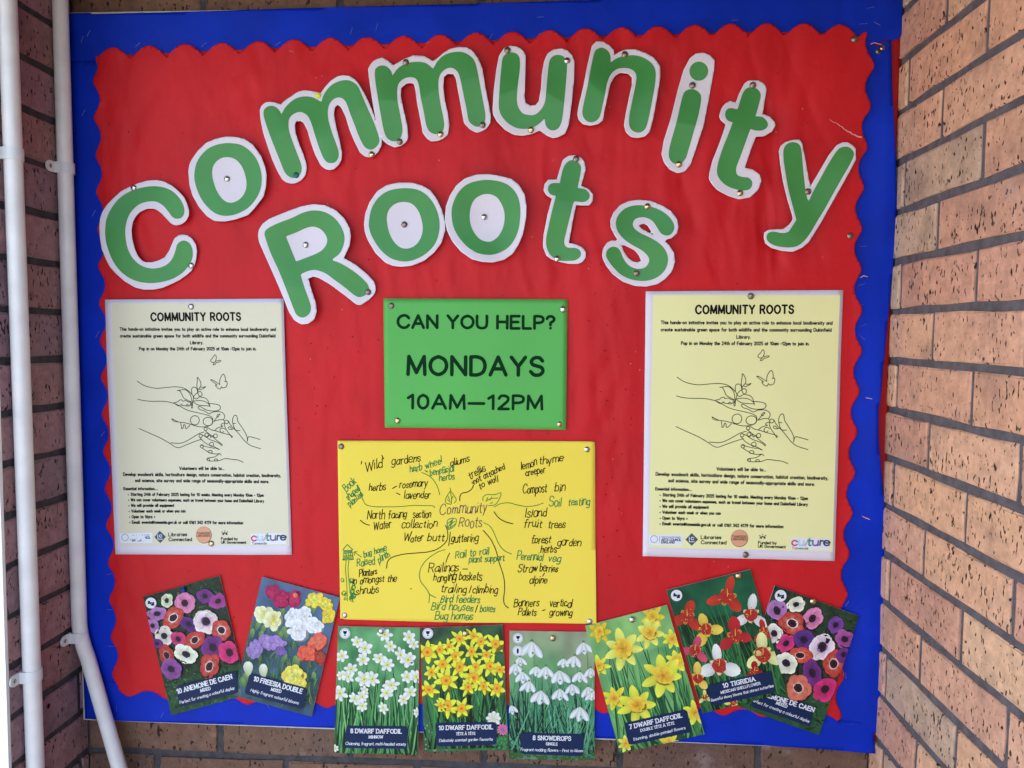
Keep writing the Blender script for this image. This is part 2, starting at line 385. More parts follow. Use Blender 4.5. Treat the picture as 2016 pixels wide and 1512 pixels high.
# ------------------------------------------------------------------ materials
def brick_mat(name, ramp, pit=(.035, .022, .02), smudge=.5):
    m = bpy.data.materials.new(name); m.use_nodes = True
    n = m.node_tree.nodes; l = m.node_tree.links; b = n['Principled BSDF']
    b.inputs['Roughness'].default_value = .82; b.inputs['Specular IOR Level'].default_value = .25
    tc = n.new('ShaderNodeTexCoord'); oi = n.new('ShaderNodeObjectInfo')
    off = n.new('ShaderNodeVectorMath'); off.operation = 'SCALE'; off.inputs[0].default_value = (37, 91, 53)
    l.new(oi.outputs['Random'], off.inputs['Scale'])
    ad = n.new('ShaderNodeVectorMath'); ad.operation = 'ADD'; l.new(tc.outputs['Object'], ad.inputs[0]); l.new(off.outputs[0], ad.inputs[1])
    cr = n.new('ShaderNodeValToRGB'); l.new(oi.outputs['Random'], cr.inputs[0])
    e = cr.color_ramp.elements
    for i, (p, c) in enumerate(ramp):
        el = e[i] if i < 2 else e.new(p)
        el.position = p; el.color = (*c, 1)
    # broad mottling
    n1 = n.new('ShaderNodeTexNoise'); n1.inputs['Scale'].default_value = 9; n1.inputs['Detail'].default_value = 5; l.new(ad.outputs[0], n1.inputs[0])
    m1 = n.new('ShaderNodeMapRange'); m1.inputs[1].default_value = .53; m1.inputs[2].default_value = .78; m1.inputs[4].default_value = smudge; l.new(n1.outputs[0], m1.inputs[0])
    mx1 = n.new('ShaderNodeMixRGB'); l.new(m1.outputs[0], mx1.inputs[0]); l.new(cr.outputs[0], mx1.inputs[1]); mx1.inputs[2].default_value = (.13, .085, .09, 1)
    n2 = n.new('ShaderNodeTexNoise'); n2.inputs['Scale'].default_value = 55; n2.inputs['Detail'].default_value = 8; n2.inputs['Roughness'].default_value = .7; l.new(ad.outputs[0], n2.inputs[0])
    m2 = n.new('ShaderNodeMapRange'); m2.inputs[1].default_value = .3; m2.inputs[2].default_value = .7; m2.inputs[3].default_value = .76; m2.inputs[4].default_value = 1.27; l.new(n2.outputs[0], m2.inputs[0])
    s2 = n.new('ShaderNodeVectorMath'); s2.operation = 'SCALE'; l.new(mx1.outputs[0], s2.inputs[0]); l.new(m2.outputs[0], s2.inputs['Scale'])
    # iron spots and drag pits, longer than wide
    mp = n.new('ShaderNodeMapping'); mp.inputs['Scale'].default_value = (1, 1, .5); l.new(ad.outputs[0], mp.inputs[0])
    n3 = n.new('ShaderNodeTexNoise'); n3.inputs['Scale'].default_value = 210; n3.inputs['Detail'].default_value = 2; l.new(mp.outputs[0], n3.inputs[0])
    n3b = n.new('ShaderNodeTexNoise'); n3b.inputs['Scale'].default_value = 24; l.new(ad.outputs[0], n3b.inputs[0])
    th = n.new('ShaderNodeMath'); th.operation = 'MULTIPLY_ADD'; th.inputs[1].default_value = .28; l.new(n3b.outputs[0], th.inputs[0]); l.new(n3.outputs[0], th.inputs[2])
    m3 = n.new('ShaderNodeMapRange'); m3.inputs[1].default_value = .775; m3.inputs[2].default_value = .83; l.new(th.outputs[0], m3.inputs[0])
    mx3 = n.new('ShaderNodeMixRGB'); l.new(m3.outputs[0], mx3.inputs[0]); l.new(s2.outputs[0], mx3.inputs[1]); mx3.inputs[2].default_value = (*pit, 1)
    # pale grit
    v = n.new('ShaderNodeTexVoronoi'); v.inputs['Scale'].default_value = 190; l.new(ad.outputs[0], v.inputs[0])
    m4 = n.new('ShaderNodeMapRange'); m4.inputs[1].default_value = .12; m4.inputs[2].default_value = .05; l.new(v.outputs['Distance'], m4.inputs[0])
    mm = n.new('ShaderNodeMath'); mm.operation = 'MULTIPLY'; l.new(m4.outputs[0], mm.inputs[0]); mm.inputs[1].default_value = .5
    mx4 = n.new('ShaderNodeMixRGB'); l.new(mm.outputs[0], mx4.inputs[0]); l.new(mx3.outputs[0], mx4.inputs[1]); mx4.inputs[2].default_value = (.6, .42, .28, 1)
    # lime bloom
    n5 = n.new('ShaderNodeTexNoise'); n5.inputs['Scale'].default_value = 14; n5.inputs['Detail'].default_value = 9; n5.inputs['Roughness'].default_value = .75
    a5 = n.new('ShaderNodeVectorMath'); a5.operation = 'ADD'; a5.inputs[1].default_value = (3, 8, 1); l.new(ad.outputs[0], a5.inputs[0]); l.new(a5.outputs[0], n5.inputs[0])
    m5 = n.new('ShaderNodeMapRange'); m5.inputs[1].default_value = .58; m5.inputs[2].default_value = .78; m5.inputs[4].default_value = .45; l.new(n5.outputs[0], m5.inputs[0])
    mx5 = n.new('ShaderNodeMixRGB'); l.new(m5.outputs[0], mx5.inputs[0]); l.new(mx4.outputs[0], mx5.inputs[1]); mx5.inputs[2].default_value = (.5, .42, .40, 1)
    l.new(mx5.outputs[0], b.inputs['Base Color'])
    hh = n.new('ShaderNodeMath'); hh.operation = 'MULTIPLY_ADD'; l.new(m3.outputs[0], hh.inputs[0]); hh.inputs[1].default_value = -1.3; l.new(n2.outputs[0], hh.inputs[2])
    bp = n.new('ShaderNodeBump'); bp.inputs['Strength'].default_value = 1.0; bp.inputs['Distance'].default_value = .0018
    l.new(hh.outputs[0], bp.inputs['Height']); l.new(bp.outputs[0], b.inputs['Normal'])
    return m
M_BR = brick_mat('pale_brick', [(0, (.66, .34, .22)), (.22, (.72, .41, .265)), (.42, (.59, .295, .21)), (.6, (.70, .39, .24)), (.8, (.66, .44, .29)), (1, (.50, .33, .24))], smudge=.6)
M_BD = brick_mat('shaded_brown_brick', [(0, (.33, .185, .175)), (.35, (.37, .21, .22)), (.6, (.31, .185, .21)), (1, (.27, .175, .20))], smudge=.5)  # browner brick; shade and sky tint of the left wall partly in its colour
M_BB = brick_mat('shaded_back_brick', [(0, (.18, .092, .06)), (.4, (.225, .12, .073)), (.7, (.15, .08, .057)), (1, (.19, .108, .072))], smudge=.5)  # brick brown, darkened further to carry the shade under the board
M_MORT = mat('mortar', (.125, .11, .125), .9, .15, var=.25, vscale=60, bump=.8, bscale=350, bdist=.002)
M_MORTD = mat('dark_mortar', (.075, .07, .075), .9, .15, var=.25, vscale=60, bump=.8, bscale=350, bdist=.002)
M_RED = mat('red_paper', (.57, .0115, .0165), .48, .20, var=.10, vscale=7, bump=.5, bscale=70, bdist=.0012)
M_RED2 = mat('red_border_roll_shaded', (.50, .012, .018), .6, .2, var=.06, vscale=20)  # darker than the red paper: shade in the scallop valleys put into the colour
M_REDK = mat('red_paper_underneath', (.38, .008, .012), .6, .25, var=.1, vscale=12)
M_BLUE = mat('blue_paper', (.0010, .025, .43), .5, .16, var=.16, vscale=9, bump=.6, bscale=28, bdist=.002)
M_WHITE = mat('white_card', (.74, .68, .755), .6, .2, var=.015, vscale=10)
M_GREENP = mat('printed_green', (.058, .275, .062), .4, .35, var=.05, vscale=18)
M_SIGNG = mat('green_card', (.095, .44, .08), .42, .3, var=.04, vscale=8)
M_YEL = mat('yellow_paper', (.90, .70, .085), .7, .15, var=.025, vscale=7)
M_INKK = mat('black_ink', (.010, .009, .011), .8, .08)
M_INKG = mat('dark_green_ink', (.004, .035, .010), .8, .08)
M_PENK = mat('black_pen', (.018, .012, .006), .8, .08)
M_PENG = mat('green_pen', (.012, .21, .07), .8, .08)
M_PENG2 = mat('leaf_green_pen', (.05, .23, .03), .8, .08)
M_PENP = mat('purple_pen', (.10, .03, .075), .8, .08)
M_PRINTL = mat('glare_paled_print', (.73, .68, .49), .5, .4, var=.02)  # same print as the right poster, paled to put glare into the colour
M_PRINTR = mat('yellow_print', (.85, .82, .39), .5, .4, var=.02)
M_PHOTO = mat('printed_photo', None, .4, .22, attr=True)
M_CARD = mat('packet_card', (.62, .60, .58), .6, .3)
M_NAVY = mat('navy_print', (.006, .02, .075), .4, .2, var=.12, vscale=40)
M_WINK = mat('white_ink', (.75, .76, .8), .4, .4)
M_BRASS = mat('brass', (.62, .47, .27), .22, .5, 1, var=.2, vscale=400)
M_SILV = mat('nickel', (.62, .58, .55), .2, .5, 1, var=.2, vscale=400)
M_DULL = mat('tarnished_brass', (.27, .215, .17), .34, .5, .85, var=.3, vscale=500)
M_PVC = mat('white_conduit', (.83, .81, .80), .36, .45, var=.08, vscale=22)
M_CLIP = mat('white_clip', (.76, .76, .77), .4, .45)
M_SCREW = mat('steel_screw', (.35, .33, .31), .35, .5, .9, var=.3, vscale=500)
M_STAPLE = mat('staple_wire', (.22, .25, .38), .4, .5, .3)
M_BOARD = mat('board_edge', (.55, .53, .5), .7, .2, var=.15, vscale=60)
M_HOLE = mat('pin_hole', (.05, .004, .004), .9, .1)
M_TEAR = mat('torn_paper', (.70, .36, .33), .8, .1, var=.2, vscale=300)
M_FRAME = mat('white_frame', (.90, .90, .90), .4, .4)
M_CEIL = mat('soffit_board', (.10, .085, .075), .7, .2, var=.1, vscale=3)
M_GROUND = mat('paving', (.17, .155, .14), .9, .1, var=.12, vscale=.7, bump=.5, bscale=40)
M_YELPIN = mat('yellow_plastic', (.72, .70, .07), .35, .5)
M_GRNPIN = mat('green_plastic', (.004, .12, .075), .35, .5)
M_BLUPIN = mat('blue_plastic', (.005, .03, .30), .3, .5)
M_ORPIN = mat('orange_plastic', (.75, .16, .08), .3, .5)

# ------------------------------------------------------------------ ground, soffit, walls
GZ = -0.90
def flat(name, x0, x1, y0, y1, z, m, label=None):
    o = obj(name, [(x0, y0, z), (x1, y0, z), (x1, y1, z), (x0, y1, z)], [(0, 1, 2, 3)], m)
    o['kind'] = 'structure'; return o
flat('ground', -400, 400, -400, 400, GZ, M_GROUND)
flat('path', -5, -.9, -9, 5, GZ+.004, mat('bounce_concrete', (.42, .40, .37), .9, .1, var=.12, vscale=1.5, bump=.5, bscale=40))  # unseen pale strip, added to bounce sunlight onto the right wall and jamb
ZC = 1.25
V, Fc = box(-.137, XR+.12, -1.10, YB+.115, ZC, ZC+.22)
o = obj('ceiling', V, Fc, M_CEIL); o['kind'] = 'structure'

def brick_mesh(L, H, D, seed, mname):
    """a brick lying along local X, front face towards local -Y, slightly irregular"""
    r = random.Random(seed); hx, hz = L/2, H/2
    per = [(-1, -1), (-.35, -1), (.35, -1), (1, -1), (1, 0), (1, 1), (.35, 1), (-.35, 1), (-1, 1), (-1, 0)]
    def ring(inset, y, j):
        return [((sx*(hx-inset))+r.uniform(-j, j), y+r.uniform(-.3, .3)*j, sz*(hz-inset)+r.uniform(-j, j)) for sx, sz in per]
    V = ring(0, D, .0003)+ring(0, .0020, .0016)+ring(.0026, 0, .0015)
    n = len(per); Fc = []
    for a in (0, 1):
        for k in range(n): Fc.append((a*n+k, a*n+(k+1) % n, (a+1)*n+(k+1) % n, (a+1)*n+k))
    Fc.append(tuple(range(2*n, 3*n)))
    me = bpy.data.meshes.new(mname); me.from_pydata(V, [], Fc); me.update()
    return me
_cache = {}
def brick(L, wall, parent, m, pos, rotz, i):
    key = (wall, round(L, 3), i % 6)
    if key not in _cache:
        me = brick_mesh(L, .0640, .045, hash(key) & 0xffff, 'brick'); me.materials.append(m); _cache[key] = me
    o = bpy.data.objects.new('brick', _cache[key]); C.objects.link(o); o.parent = parent
    o.location = Vector(pos)-Vector(world_loc(parent)); o.rotation_euler = (random.gauss(0, .003), random.gauss(0, .003), rotz+random.gauss(0, .0025))
    return o
def wall_rows(rows, a0, a1, zof, joints, place, wall, parent, m):
    """rows: course numbers; joints(k) -> first joint; bricks laid between a0 and a1 along the wall"""
    i = 0
    for k in rows:
        z = zof(k)
        j = joints(k); cuts = [a0]
        t = j-math.ceil((j-a0)/.225)*.225
        while t < a1:
            if t > a0+.012 and t < a1-.012: cuts.append(t)
            t += .225
        cuts.append(a1)
        for q in range(len(cuts)-1):
            s, e = cuts[q]+(.0055 if q else 0), cuts[q+1]-(.0055 if q < len(cuts)-2 else 0)
            pos, rz = place((s+e)/2, z); brick(e-s, wall, parent, m, pos, rz, i); i += 1
REC = .0034
# right wall
rw = thing('brick_wall', 'pale orange speckled brick wall on the right, running towards the viewer', 'wall', (XR, -.7, GZ))
ZR, ZL = 1.0364, 1.1016
V, Fc = box(XR+REC, XR+.11, -2.40, YB+.11, GZ, ZC); obj('mortar', V, Fc, M_MORT, rw)
wall_rows(range(-3, 19), -YB+.0, .785, lambda k: ZR-.075*k+.0375, lambda k: .1474 if k % 2 == 0 else .0345,
          lambda a, z: ((XR+random.uniform(-.0006, .0004), -a, z), math.pi/2*3), 'r', rw, M_BR)
# left wall
LWE = -.1745
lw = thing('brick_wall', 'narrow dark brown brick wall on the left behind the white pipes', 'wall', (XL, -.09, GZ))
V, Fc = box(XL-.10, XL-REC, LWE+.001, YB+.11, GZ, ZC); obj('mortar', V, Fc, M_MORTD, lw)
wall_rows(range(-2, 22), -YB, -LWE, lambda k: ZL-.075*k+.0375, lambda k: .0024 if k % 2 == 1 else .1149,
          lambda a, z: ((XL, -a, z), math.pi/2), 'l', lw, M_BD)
# a drilled hole in one brick of the left wall
hp = W([(95, 1390)], 0)[0]
d = (hp-CP); t = (XL+.0006-CP[0])/d[0]; hp = CP+d*t
obj('drill_hole', [(XL+.0012, hp[1]+.004*math.cos(a), hp[2]+.0042*math.sin(a)) for a in np.arange(12)*math.pi/6], [tuple(range(12))], M_HOLE, lw)
# back wall
bw = thing('brick_wall', 'brown brick wall behind the notice board, seen below and above it', 'wall', (.62, YB, GZ))
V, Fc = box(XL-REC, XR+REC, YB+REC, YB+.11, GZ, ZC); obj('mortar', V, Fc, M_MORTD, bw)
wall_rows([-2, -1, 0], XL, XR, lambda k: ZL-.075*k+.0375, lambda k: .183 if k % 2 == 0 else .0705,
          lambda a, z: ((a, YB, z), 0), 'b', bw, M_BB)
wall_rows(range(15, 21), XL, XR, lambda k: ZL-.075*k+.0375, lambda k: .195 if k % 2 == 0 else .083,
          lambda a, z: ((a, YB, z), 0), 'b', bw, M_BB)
# white jamb closing the end of the left wall
V, Fc = box(XL-.13, XL-.0005, LWE-.007, LWE-.0005, GZ, ZC)
df = thing('door_frame', 'bright white door frame strip at the far left edge beside the thick pipe', 'door frame', (XL-.06, LWE, GZ))
obj('jamb', V, Fc, M_FRAME, df)
V, Fc = box(XL-.085, XL-.045, LWE-.022, LWE-.0075, GZ, ZC); obj('door_stop', V, Fc, M_FRAME, df)

# ------------------------------------------------------------------ white conduit pipes
def clip_parts(parent, c, r, side=-1):
    """saddle clip round a pipe at c, its tab screwed to the left wall"""
    c = Vector(c); b = MB(); n = 18; w2 = .0085
    for (r0, z0, z1) in ((r+.0016, -w2, w2),):
        V = []; Fc = []
        for k in range(n+1):
            a = -math.pi*.62+math.pi*1.24*k/n
            for rr in (r+.0002, r0):
                for zz in (z0, z1): V.append((c.x+rr*math.cos(a), c.y+rr*math.sin(a), c.z+zz))
        for k in range(n):
            i = 4*k; j = i+4
            Fc += [(i+2, i+3, j+3, j+2), (i, j, j+1, i+1), (i, i+2, j+2, j), (i+1, j+1, j+3, i+3)]
        b.add(V, Fc)
    # tab
    y0 = c.y-r*.55; tl = .026; x0 = XL+.0005; x1 = XL+.0030
    out = [(y0, -w2), (y0-tl+.008, -w2)]+[(y0-tl+.008-.0085*math.sin(a), -.0085*math.cos(a)) for a in np.linspace(.2, math.pi-.2, 8)]+[(y0-tl+.008, w2), (y0, w2)]
    k = len(out); V = [(x0, y, c.z+z) for y, z in out]+[(x1, y, c.z+z) for y, z in out]
    Fc = [tuple(range(k))[::-1], tuple(range(k, 2*k))]+[(i, (i+1) % k, k+(i+1) % k, k+i) for i in range(k)]
    b.add(V, Fc)
    V, Fc = box(XL+.0005, c.x-.002, c.y-r-.0015, c.y-r+.0022, c.z-w2, c.z+w2); b.add(V, Fc)
    cl = obj('clip', b.V, b.F, M_CLIP, parent)
    sc = MB(); yy = y0-tl+.009
    V = [(x1+.0012, yy+.0016*math.cos(a), c.z+.0016*math.sin(a)) for a in np.arange(10)*.2*math.pi]+[(x1+.0004, yy+.0036*math.cos(a), c.z+.0036*math.sin(a)) for a in np.arange(10)*.2*math.pi]
    sc.add(V, [tuple(range(10))]+[(i, (i+1) % 10, 10+(i+1) % 10, 10+i) for i in range(10)])
    obj('screw', sc.V, sc.F, M_SCREW, cl)
pr = .0124
p1 = thing('conduit_pipe', 'thicker-looking white plastic pipe running straight down at the far left', 'pipe', (XL+pr, -.153, GZ))
y1 = lambda z: -.1545+.012*(1-z/1.1)
V, Fc = tube([(XL+pr+.001, y1(z), z) for z in np.linspace(GZ+.002, ZC-.002, 30)], pr, 22); obj('pipe', V, Fc, M_PVC, p1, smooth=True)
clip_parts(p1, (XL+pr+.001, y1(.873), .873), pr); clip_parts(p1, (XL+pr+.001, y1(.105), .105), pr)
p2 = thing('conduit_pipe', 'white plastic pipe beside the board that bends away at the bottom', 'pipe', (XL+pr, -.022, GZ))
r2 = .0117; cx = XL+r2+.001
path = [(cx, -.0285+.010*(1-z/1.1), z) for z in np.linspace(ZC-.002, .145, 16)]
for t in np.linspace(0, 1, 8)[1:]:
    path.append((cx+.0125*t*t, -.0198, .145-.062*t))
for t in np.linspace(0, 1, 12)[1:]: path.append((cx+.0125+.125*t, -.0198, .083-.47*t))
V, Fc = tube(path, r2, 22); obj('pipe', V, Fc, M_PVC, p2, smooth=True)
clip_parts(p2, (cx, -.0205, .118), r2); clip_parts(p2, (cx, -.0255, .878), r2)

# ------------------------------------------------------------------ the notice board
nb = thing('notice_board', 'large notice board covered in red paper with a blue paper border', 'notice board', ((BX0+BX1)/2, 0, BZ0))
V, Fc = box(BX0, BX1, .0002, YB-.001, BZ0, BZ1); obj('backing_board', V, Fc, M_BOARD, nb)
def nz(x, z, sx, sz, s=0): return np.array([noise.noise(Vector((a*sx+s, b*sz+s*.7, s))) for a, b in zip(np.atleast_1d(x), np.atleast_1d(z))])
# dark red paper under the blue on the right and left
under = [(1690, 60), (1777, 40), (1776, 80), (1770, 180), (1765, 282), (1758, 420), (1754, 560), (1752, 700), (1748, 850), (1745, 960), (1742, 1100), (1738, 1250), (1728, 1470), (1690, 1470)]
sheet('red_underlay', [under], 20, -.0004, lambda x, z: .0004+.0004*nz(x, z, 3, 8, 4), M_REDK, nb)
def bdisp(s, a=.0012):
    def f(x, z):
        cr_ = np.clip((x-1.12)/.12, 0, 1)*np.clip((z-.98)/.10, 0, 1)+np.clip((-.0-x+.05)/.06, 0, 1)*np.clip((z-1.0)/.1, 0, 1)*.4
        return .0005+a*(nz(x, z, 5, 3, s)+.55)+.0014*np.abs(nz(x, z, 20, 14, s+3))+cr_*(.0045*np.abs(nz(x, z, 26, 20, s+9))+.001)
    return f
top = [(134, 28), (182, 26), (183, 29), (640, 15.5), (930, 8), (1290, -4), (1775, -14), (1776, 62), (1770, 76), (1753, 82), (1745, 79), (1716, 92), (1712, 240), (1600, 130), (1000, 150), (400, 170), (134, 190)]
sheet('border_paper', [top], 8, -.0012, bdisp(1.3), M_BLUE, nb)
lft = [(134, 120), (300, 120), (300, 1300), (240, 1410), (200, 1417), (168, 1414), (162, 1250), (150, 800), (140, 400)]
sheet('border_paper', [lft], 16, -.0022, bdisp(5.1, .0009), M_BLUE, nb)
rgt = [(1560, 105), (1716, 93), (1735, 86), (1754, 79), (1755, 200), (1760, 339), (1761, 450), (1756, 529), (1750, 600), (1743, 661), (1734, 740), (1729, 790), (1726, 800), (1726, 850), (1728, 890), (1735, 950), (1740, 1010), (1741, 1075), (1739, 1160), (1737, 1236), (1731, 1330), (1726, 1440), (1560, 1440)]
def rdisp(x, z):
    base = .0006+.0012*(nz(x, z, 5, 4, 9.2)+.5)
    return base+np.clip((x-1.205)/.05, 0, 1)**1.5*(.004+.003*np.sin(z*16))+.0012*np.abs(nz(x, z, 22, 12, 6.6))
sheet('border_paper', [catmull([(a, b, 1) if (a == 1560 or b in (800, 790, 79, 1440)) else (a, b) for a, b in rgt], 4, True)], 9, -.0020, rdisp, M_BLUE, nb)
bot = [(167, 1340), (1640, 1400), (1650, 1418), (1700, 1420), (1722, 1428), (1718, 1445), (1722, 1481), (1500, 1467), (1180, 1453), (660, 1433), (236, 1419), (168, 1414)]
sheet('border_paper', [bot], 10, -.0036, lambda x, z: .0003+.0008*(nz(x, z, 6, 4, 3)+.5)+.0005*np.abs(nz(x, z, 20, 16, 8))+.0035*np.clip((x-1.19)/.06, 0, 1), M_BLUE, nb)

# red paper with its scalloped edge
def scallop(pts, per, amp, phase=0, inward=1):
    """wavy line along a path: rounded bumps outward with sharper valleys"""
    P = catmull(pts, 30); out = []; s = 0
    for i in range(len(P)-1):
        a = np.array(P[i]); b = np.array(P[i+1]); L = np.hypot(*(b-a)); n = max(1, int(L/4)); dd = (b-a)/max(L, 1e-9); nn = np.array([dd[1], -dd[0]])
        for k in range(n):
            t = (s+L*k/n)/per+phase
            if inward == 1: v = math.cos(2*math.pi*t)+.12*math.cos(4*math.pi*t)-.1
            else: v = 1-inward*(1-abs(math.cos(math.pi*t)))
            out.append(tuple(a+dd*L*k/n+nn*(amp*v)))
        s += L
    return out
eT = [(187, 104), (420, 93), (640, 84), (900, 75), (1130, 66), (1300, 61), (1500, 56), (1700, 60)]
eR = [(1704, 64), (1711, 120), (1706, 190), (1700, 260), (1694, 330), (1688, 420), (1686, 520), (1689, 600), (1688, 700), (1682, 800), (1677, 900), (1671, 1000), (1665, 1080), (1661, 1170), (1660, 1260), (1655, 1330), (1648, 1416)]
eB = [(1650, 1414), (1500, 1404), (1300, 1398), (1100, 1396), (900, 1392), (700, 1388), (500, 1380), (330, 1370), (232, 1360)]
eL = [(230, 1363), (226, 1280), (222, 1180), (219, 1090), (213, 960), (208, 830), (205, 720), (202, 600), (199, 480), (196, 340), (192, 200), (187, 104)]
rp = scallop(eT, 71.5, 8, .5, 3.1)+scallop(eR, 80, 7, .15)+scallop(eB, 78, 7, .1)+scallop(eL, 73, 6.5, .5)
FLATZ = []
for q_ in ([(208, 588), (575, 588), (575, 1092), (208, 1092)], [(1265, 571), (1660, 571), (1660, 1104), (1265, 1104)], [(756, 588), (1117, 588), (1117, 846), (756, 846)], [(665, 867), (1174, 867), (1174, 1228), (665, 1228)], [(282, 1133), (669, 1133), (669, 1420), (282, 1420)], [(655, 1230), (1175, 1230), (1175, 1500), (655, 1500)], [(1152, 1120), (1692, 1120), (1692, 1485), (1152, 1485)]):
    q_ = W(q_, -.006); FLATZ.append((q_[:, 0].min(), q_[:, 0].max(), q_[:, 2].min(), q_[:, 2].max()))
def red_w(x, z):
    a = nz(x, z, 9, 1.3, 2.2); b = nz(x, z, 22, 4, 8.8); c = nz(x, z, 45, 22, 5)
    right = np.clip((x-.55)/.6, .15, 1)*np.clip(.35+z, .3, 1.2)
    diag = nz(x+z*.35, z-x*.25, 12, 2.2, 14)
    ridge = nz(x+.02*np.sin(z*9), z, 16, 1.6, 31); fine = nz(x, z, 34, 9, 41)
    w_ = .0006+.0021*(a+.5)*(.5+right)+.0010*(b+.5)*right+.0004*c+.0050*np.abs(diag)*right+.0050*np.maximum(0, .32-np.abs(ridge))*(.55+right)+.0022*np.maximum(0, .25-np.abs(fine))*(.5+right)+.0006*c
    w_ = np.maximum(w_*2.3-.0034, .0004)
    lim = np.full(np.shape(w_), .0072)
    w_ = w_+.0016*np.clip((.10-z)/.08, 0, 1)
    for x0, x1, z0, z1 in FLATZ:
        dd = np.maximum(np.maximum(x0-x, x-x1), np.maximum(z0-z, z-z1))
        lim = np.minimum(lim, .0015+.0055*np.clip(dd/.05, 0, 1))
    return lim*(1-np.exp(-np.maximum(w_, .0002)/lim*1.15))
RED = sheet('red_paper', [rp], 5, -.0046, red_w, M_RED, nb)
def red_top(px, py, y=-.0046):
    p = W([(px, py)], y); return float(red_w(p[:, 0], p[:, 2])[0])
# border roll behind the top edge of the red paper, seen in the valleys
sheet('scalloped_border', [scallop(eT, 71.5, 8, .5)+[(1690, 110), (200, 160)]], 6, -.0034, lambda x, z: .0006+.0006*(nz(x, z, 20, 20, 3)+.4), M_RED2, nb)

# staples along the border, pin holes, tear
def staple_mesh():
    V, Fc = tube([(-.0052, .0012, 0), (-.0050, 0, 0), (.0050, 0, 0), (.0052, .0012, 0)], .00022, 5)
    me = bpy.data.meshes.new('staple'); me.from_pydata(V, [], Fc); me.materials.append(M_STAPLE); return me
SM = staple_mesh()
stap = [(175, 66, 60), (162, 78, 70), (165, 222, 60), (272, 88, 40), (402, 88, 35), (548, 86, 30), (742, 53, 75), (692, 61, 70), (843, 84, 20), (967, 72, 55), (1065, 66, 20), (1064, 34, 3), (1144, 74, 80), (1294, 64, 80), (1434, 54, 25), (1447, 40, 3), (1700, 47, 5), (1727, 47, -30), (1715, 15, 10), (185, 420, 62), (192, 658, 60), (203, 854, 48), (216, 1130, 20), (217, 1200, 5), (220, 1272, 2), (1700, 485, 2), (1693, 600, 0), (1700, 640, 25), (1698, 665, -40), (1697, 560, 20), (1668, 1188, 62), (1691, 1290, -75), (1665, 1330, -80), (1700, 1352, -30), (1660, 1325, -80), (527, 1389, -50), (320, 1407, 60), (230, 1395, -88), (575, 102, -20), (1380, 58, 70)]
for x, y, a in stap:
    p = W([(x, y)], -.006)[0]; o = bpy.data.objects.new('staple', SM); C.objects.link(o); o.parent = nb
    o.location = Vector((p[0], -.0068, p[2]))-nb.location; o.rotation_euler = (0, -math.radians(a), 0)
ink = Ink(); rr = random.Random(5)
for k in range(170):
    x = rr.uniform(215, 1640); y = rr.uniform(110, 1350)
    if rr.random() < .45: y = rr.uniform(500, 1150); x = rr.choice([rr.uniform(580, 650), rr.uniform(1180, 1260), rr.uniform(560, 1260)])
    ink.disc((x, y), rr.uniform(.7, 1.5), 6)
    if rr.random() < .4: ink.disc((x+rr.uniform(-7, 7), y+rr.uniform(-7, 7)), rr.uniform(.5, 1.1), 6)
o = ink.build('pin_holes', -.0046, red_w, M_HOLE, nb, .0002); o['kind'] = 'stuff'
ink = Ink()
for k in range(60):
    x = rr.uniform(215, 1640); y = rr.uniform(110, 1380); a = rr.uniform(0, 6.28)
    ink.stroke([(x, y), (x+2.2*math.cos(a), y+2.2*math.sin(a))], rr.uniform(.5, 1.1))
o = ink.build('paper_nicks', -.0046, red_w, M_TEAR, nb, .0002); o['kind'] = 'stuff'
ink = Ink(); tp = [(1631, 238), (1645, 245), (1655, 252), (1662, 258), (1670, 262), (1680, 268), (1692, 272)]
for i in range(len(tp)-1):
    a, b = tp[i], tp[i+1]; mid = ((a[0]+b[0])/2, (a[1]+b[1])/2+1.5)
    ink.stroke([a, mid, b], .9+.35*i)
ink.build('torn_edge', -.0046, red_w, M_TEAR, nb, .0004)
for pts in ([(1713, 88), (1720, 85), (1727, 87), (1734, 89)], [(1693, 547), (1699, 543), (1707, 545)], [(1704, 783), (1716, 785), (1722, 791), (1729, 794)], [(1697, 1016), (1703, 1019), (1711, 1022)]):
    ink = Ink(); ink.stroke(pts, 1.5); ink.build('torn_edge', -.006, None, M_TEAR, nb, .0022)

# ------------------------------------------------------------------ drawing pins
def pin_mesh(name, m, r=.0050, h=.0026):
    V = []; Fc = []; n = 20; prof = [(0, -h), (r*.35, -h*.95), (r*.62, -h*.78), (r*.84, -h*.48), (r*.96, -h*.2), (r, -.0003), (r*.97, 0)]
    V.append((0, -h, 0))
    for rr_, y in prof[1:]:
        for k in range(n): V.append((rr_*math.cos(2*math.pi*k/n), y, rr_*math.sin(2*math.pi*k/n)))
    for k in range(n): Fc.append((0, 1+k, 1+(k+1) % n))
    for q in range(len(prof)-2):
        for k in range(n): Fc.append((1+q*n+k, 1+(q+1)*n+k, 1+(q+1)*n+(k+1) % n, 1+q*n+(k+1) % n))
    b = len(V)
    V += [(.0005*math.cos(a), yy, .0005*math.sin(a)) for yy in (0, .0045) for a in np.arange(5)*2*math.pi/5]
    Fc += [(b+k, b+(k+1) % 5, b+5+(k+1) % 5, b+5+k) for k in range(5)]
    me = bpy.data.meshes.new(name); me.from_pydata(V, [], Fc); me.materials.append(m)
    me.polygons.foreach_set('use_smooth', [True]*len(me.polygons)); return me
PM = {'b': pin_mesh('pin_brass', M_BRASS), 's': pin_mesh('pin_nickel', M_SILV), 'd': pin_mesh('pin_tarnished', M_DULL),
      'y': pin_mesh('pin_yellow', M_YELPIN, .0048, .0018), 'g': pin_mesh('pin_green', M_GRNPIN, .0048, .0018), 'u': pin_mesh('pin_blue', M_BLUPIN, .0042, .003), 'o': pin_mesh('pin_orange', M_ORPIN, .0046, .002)}
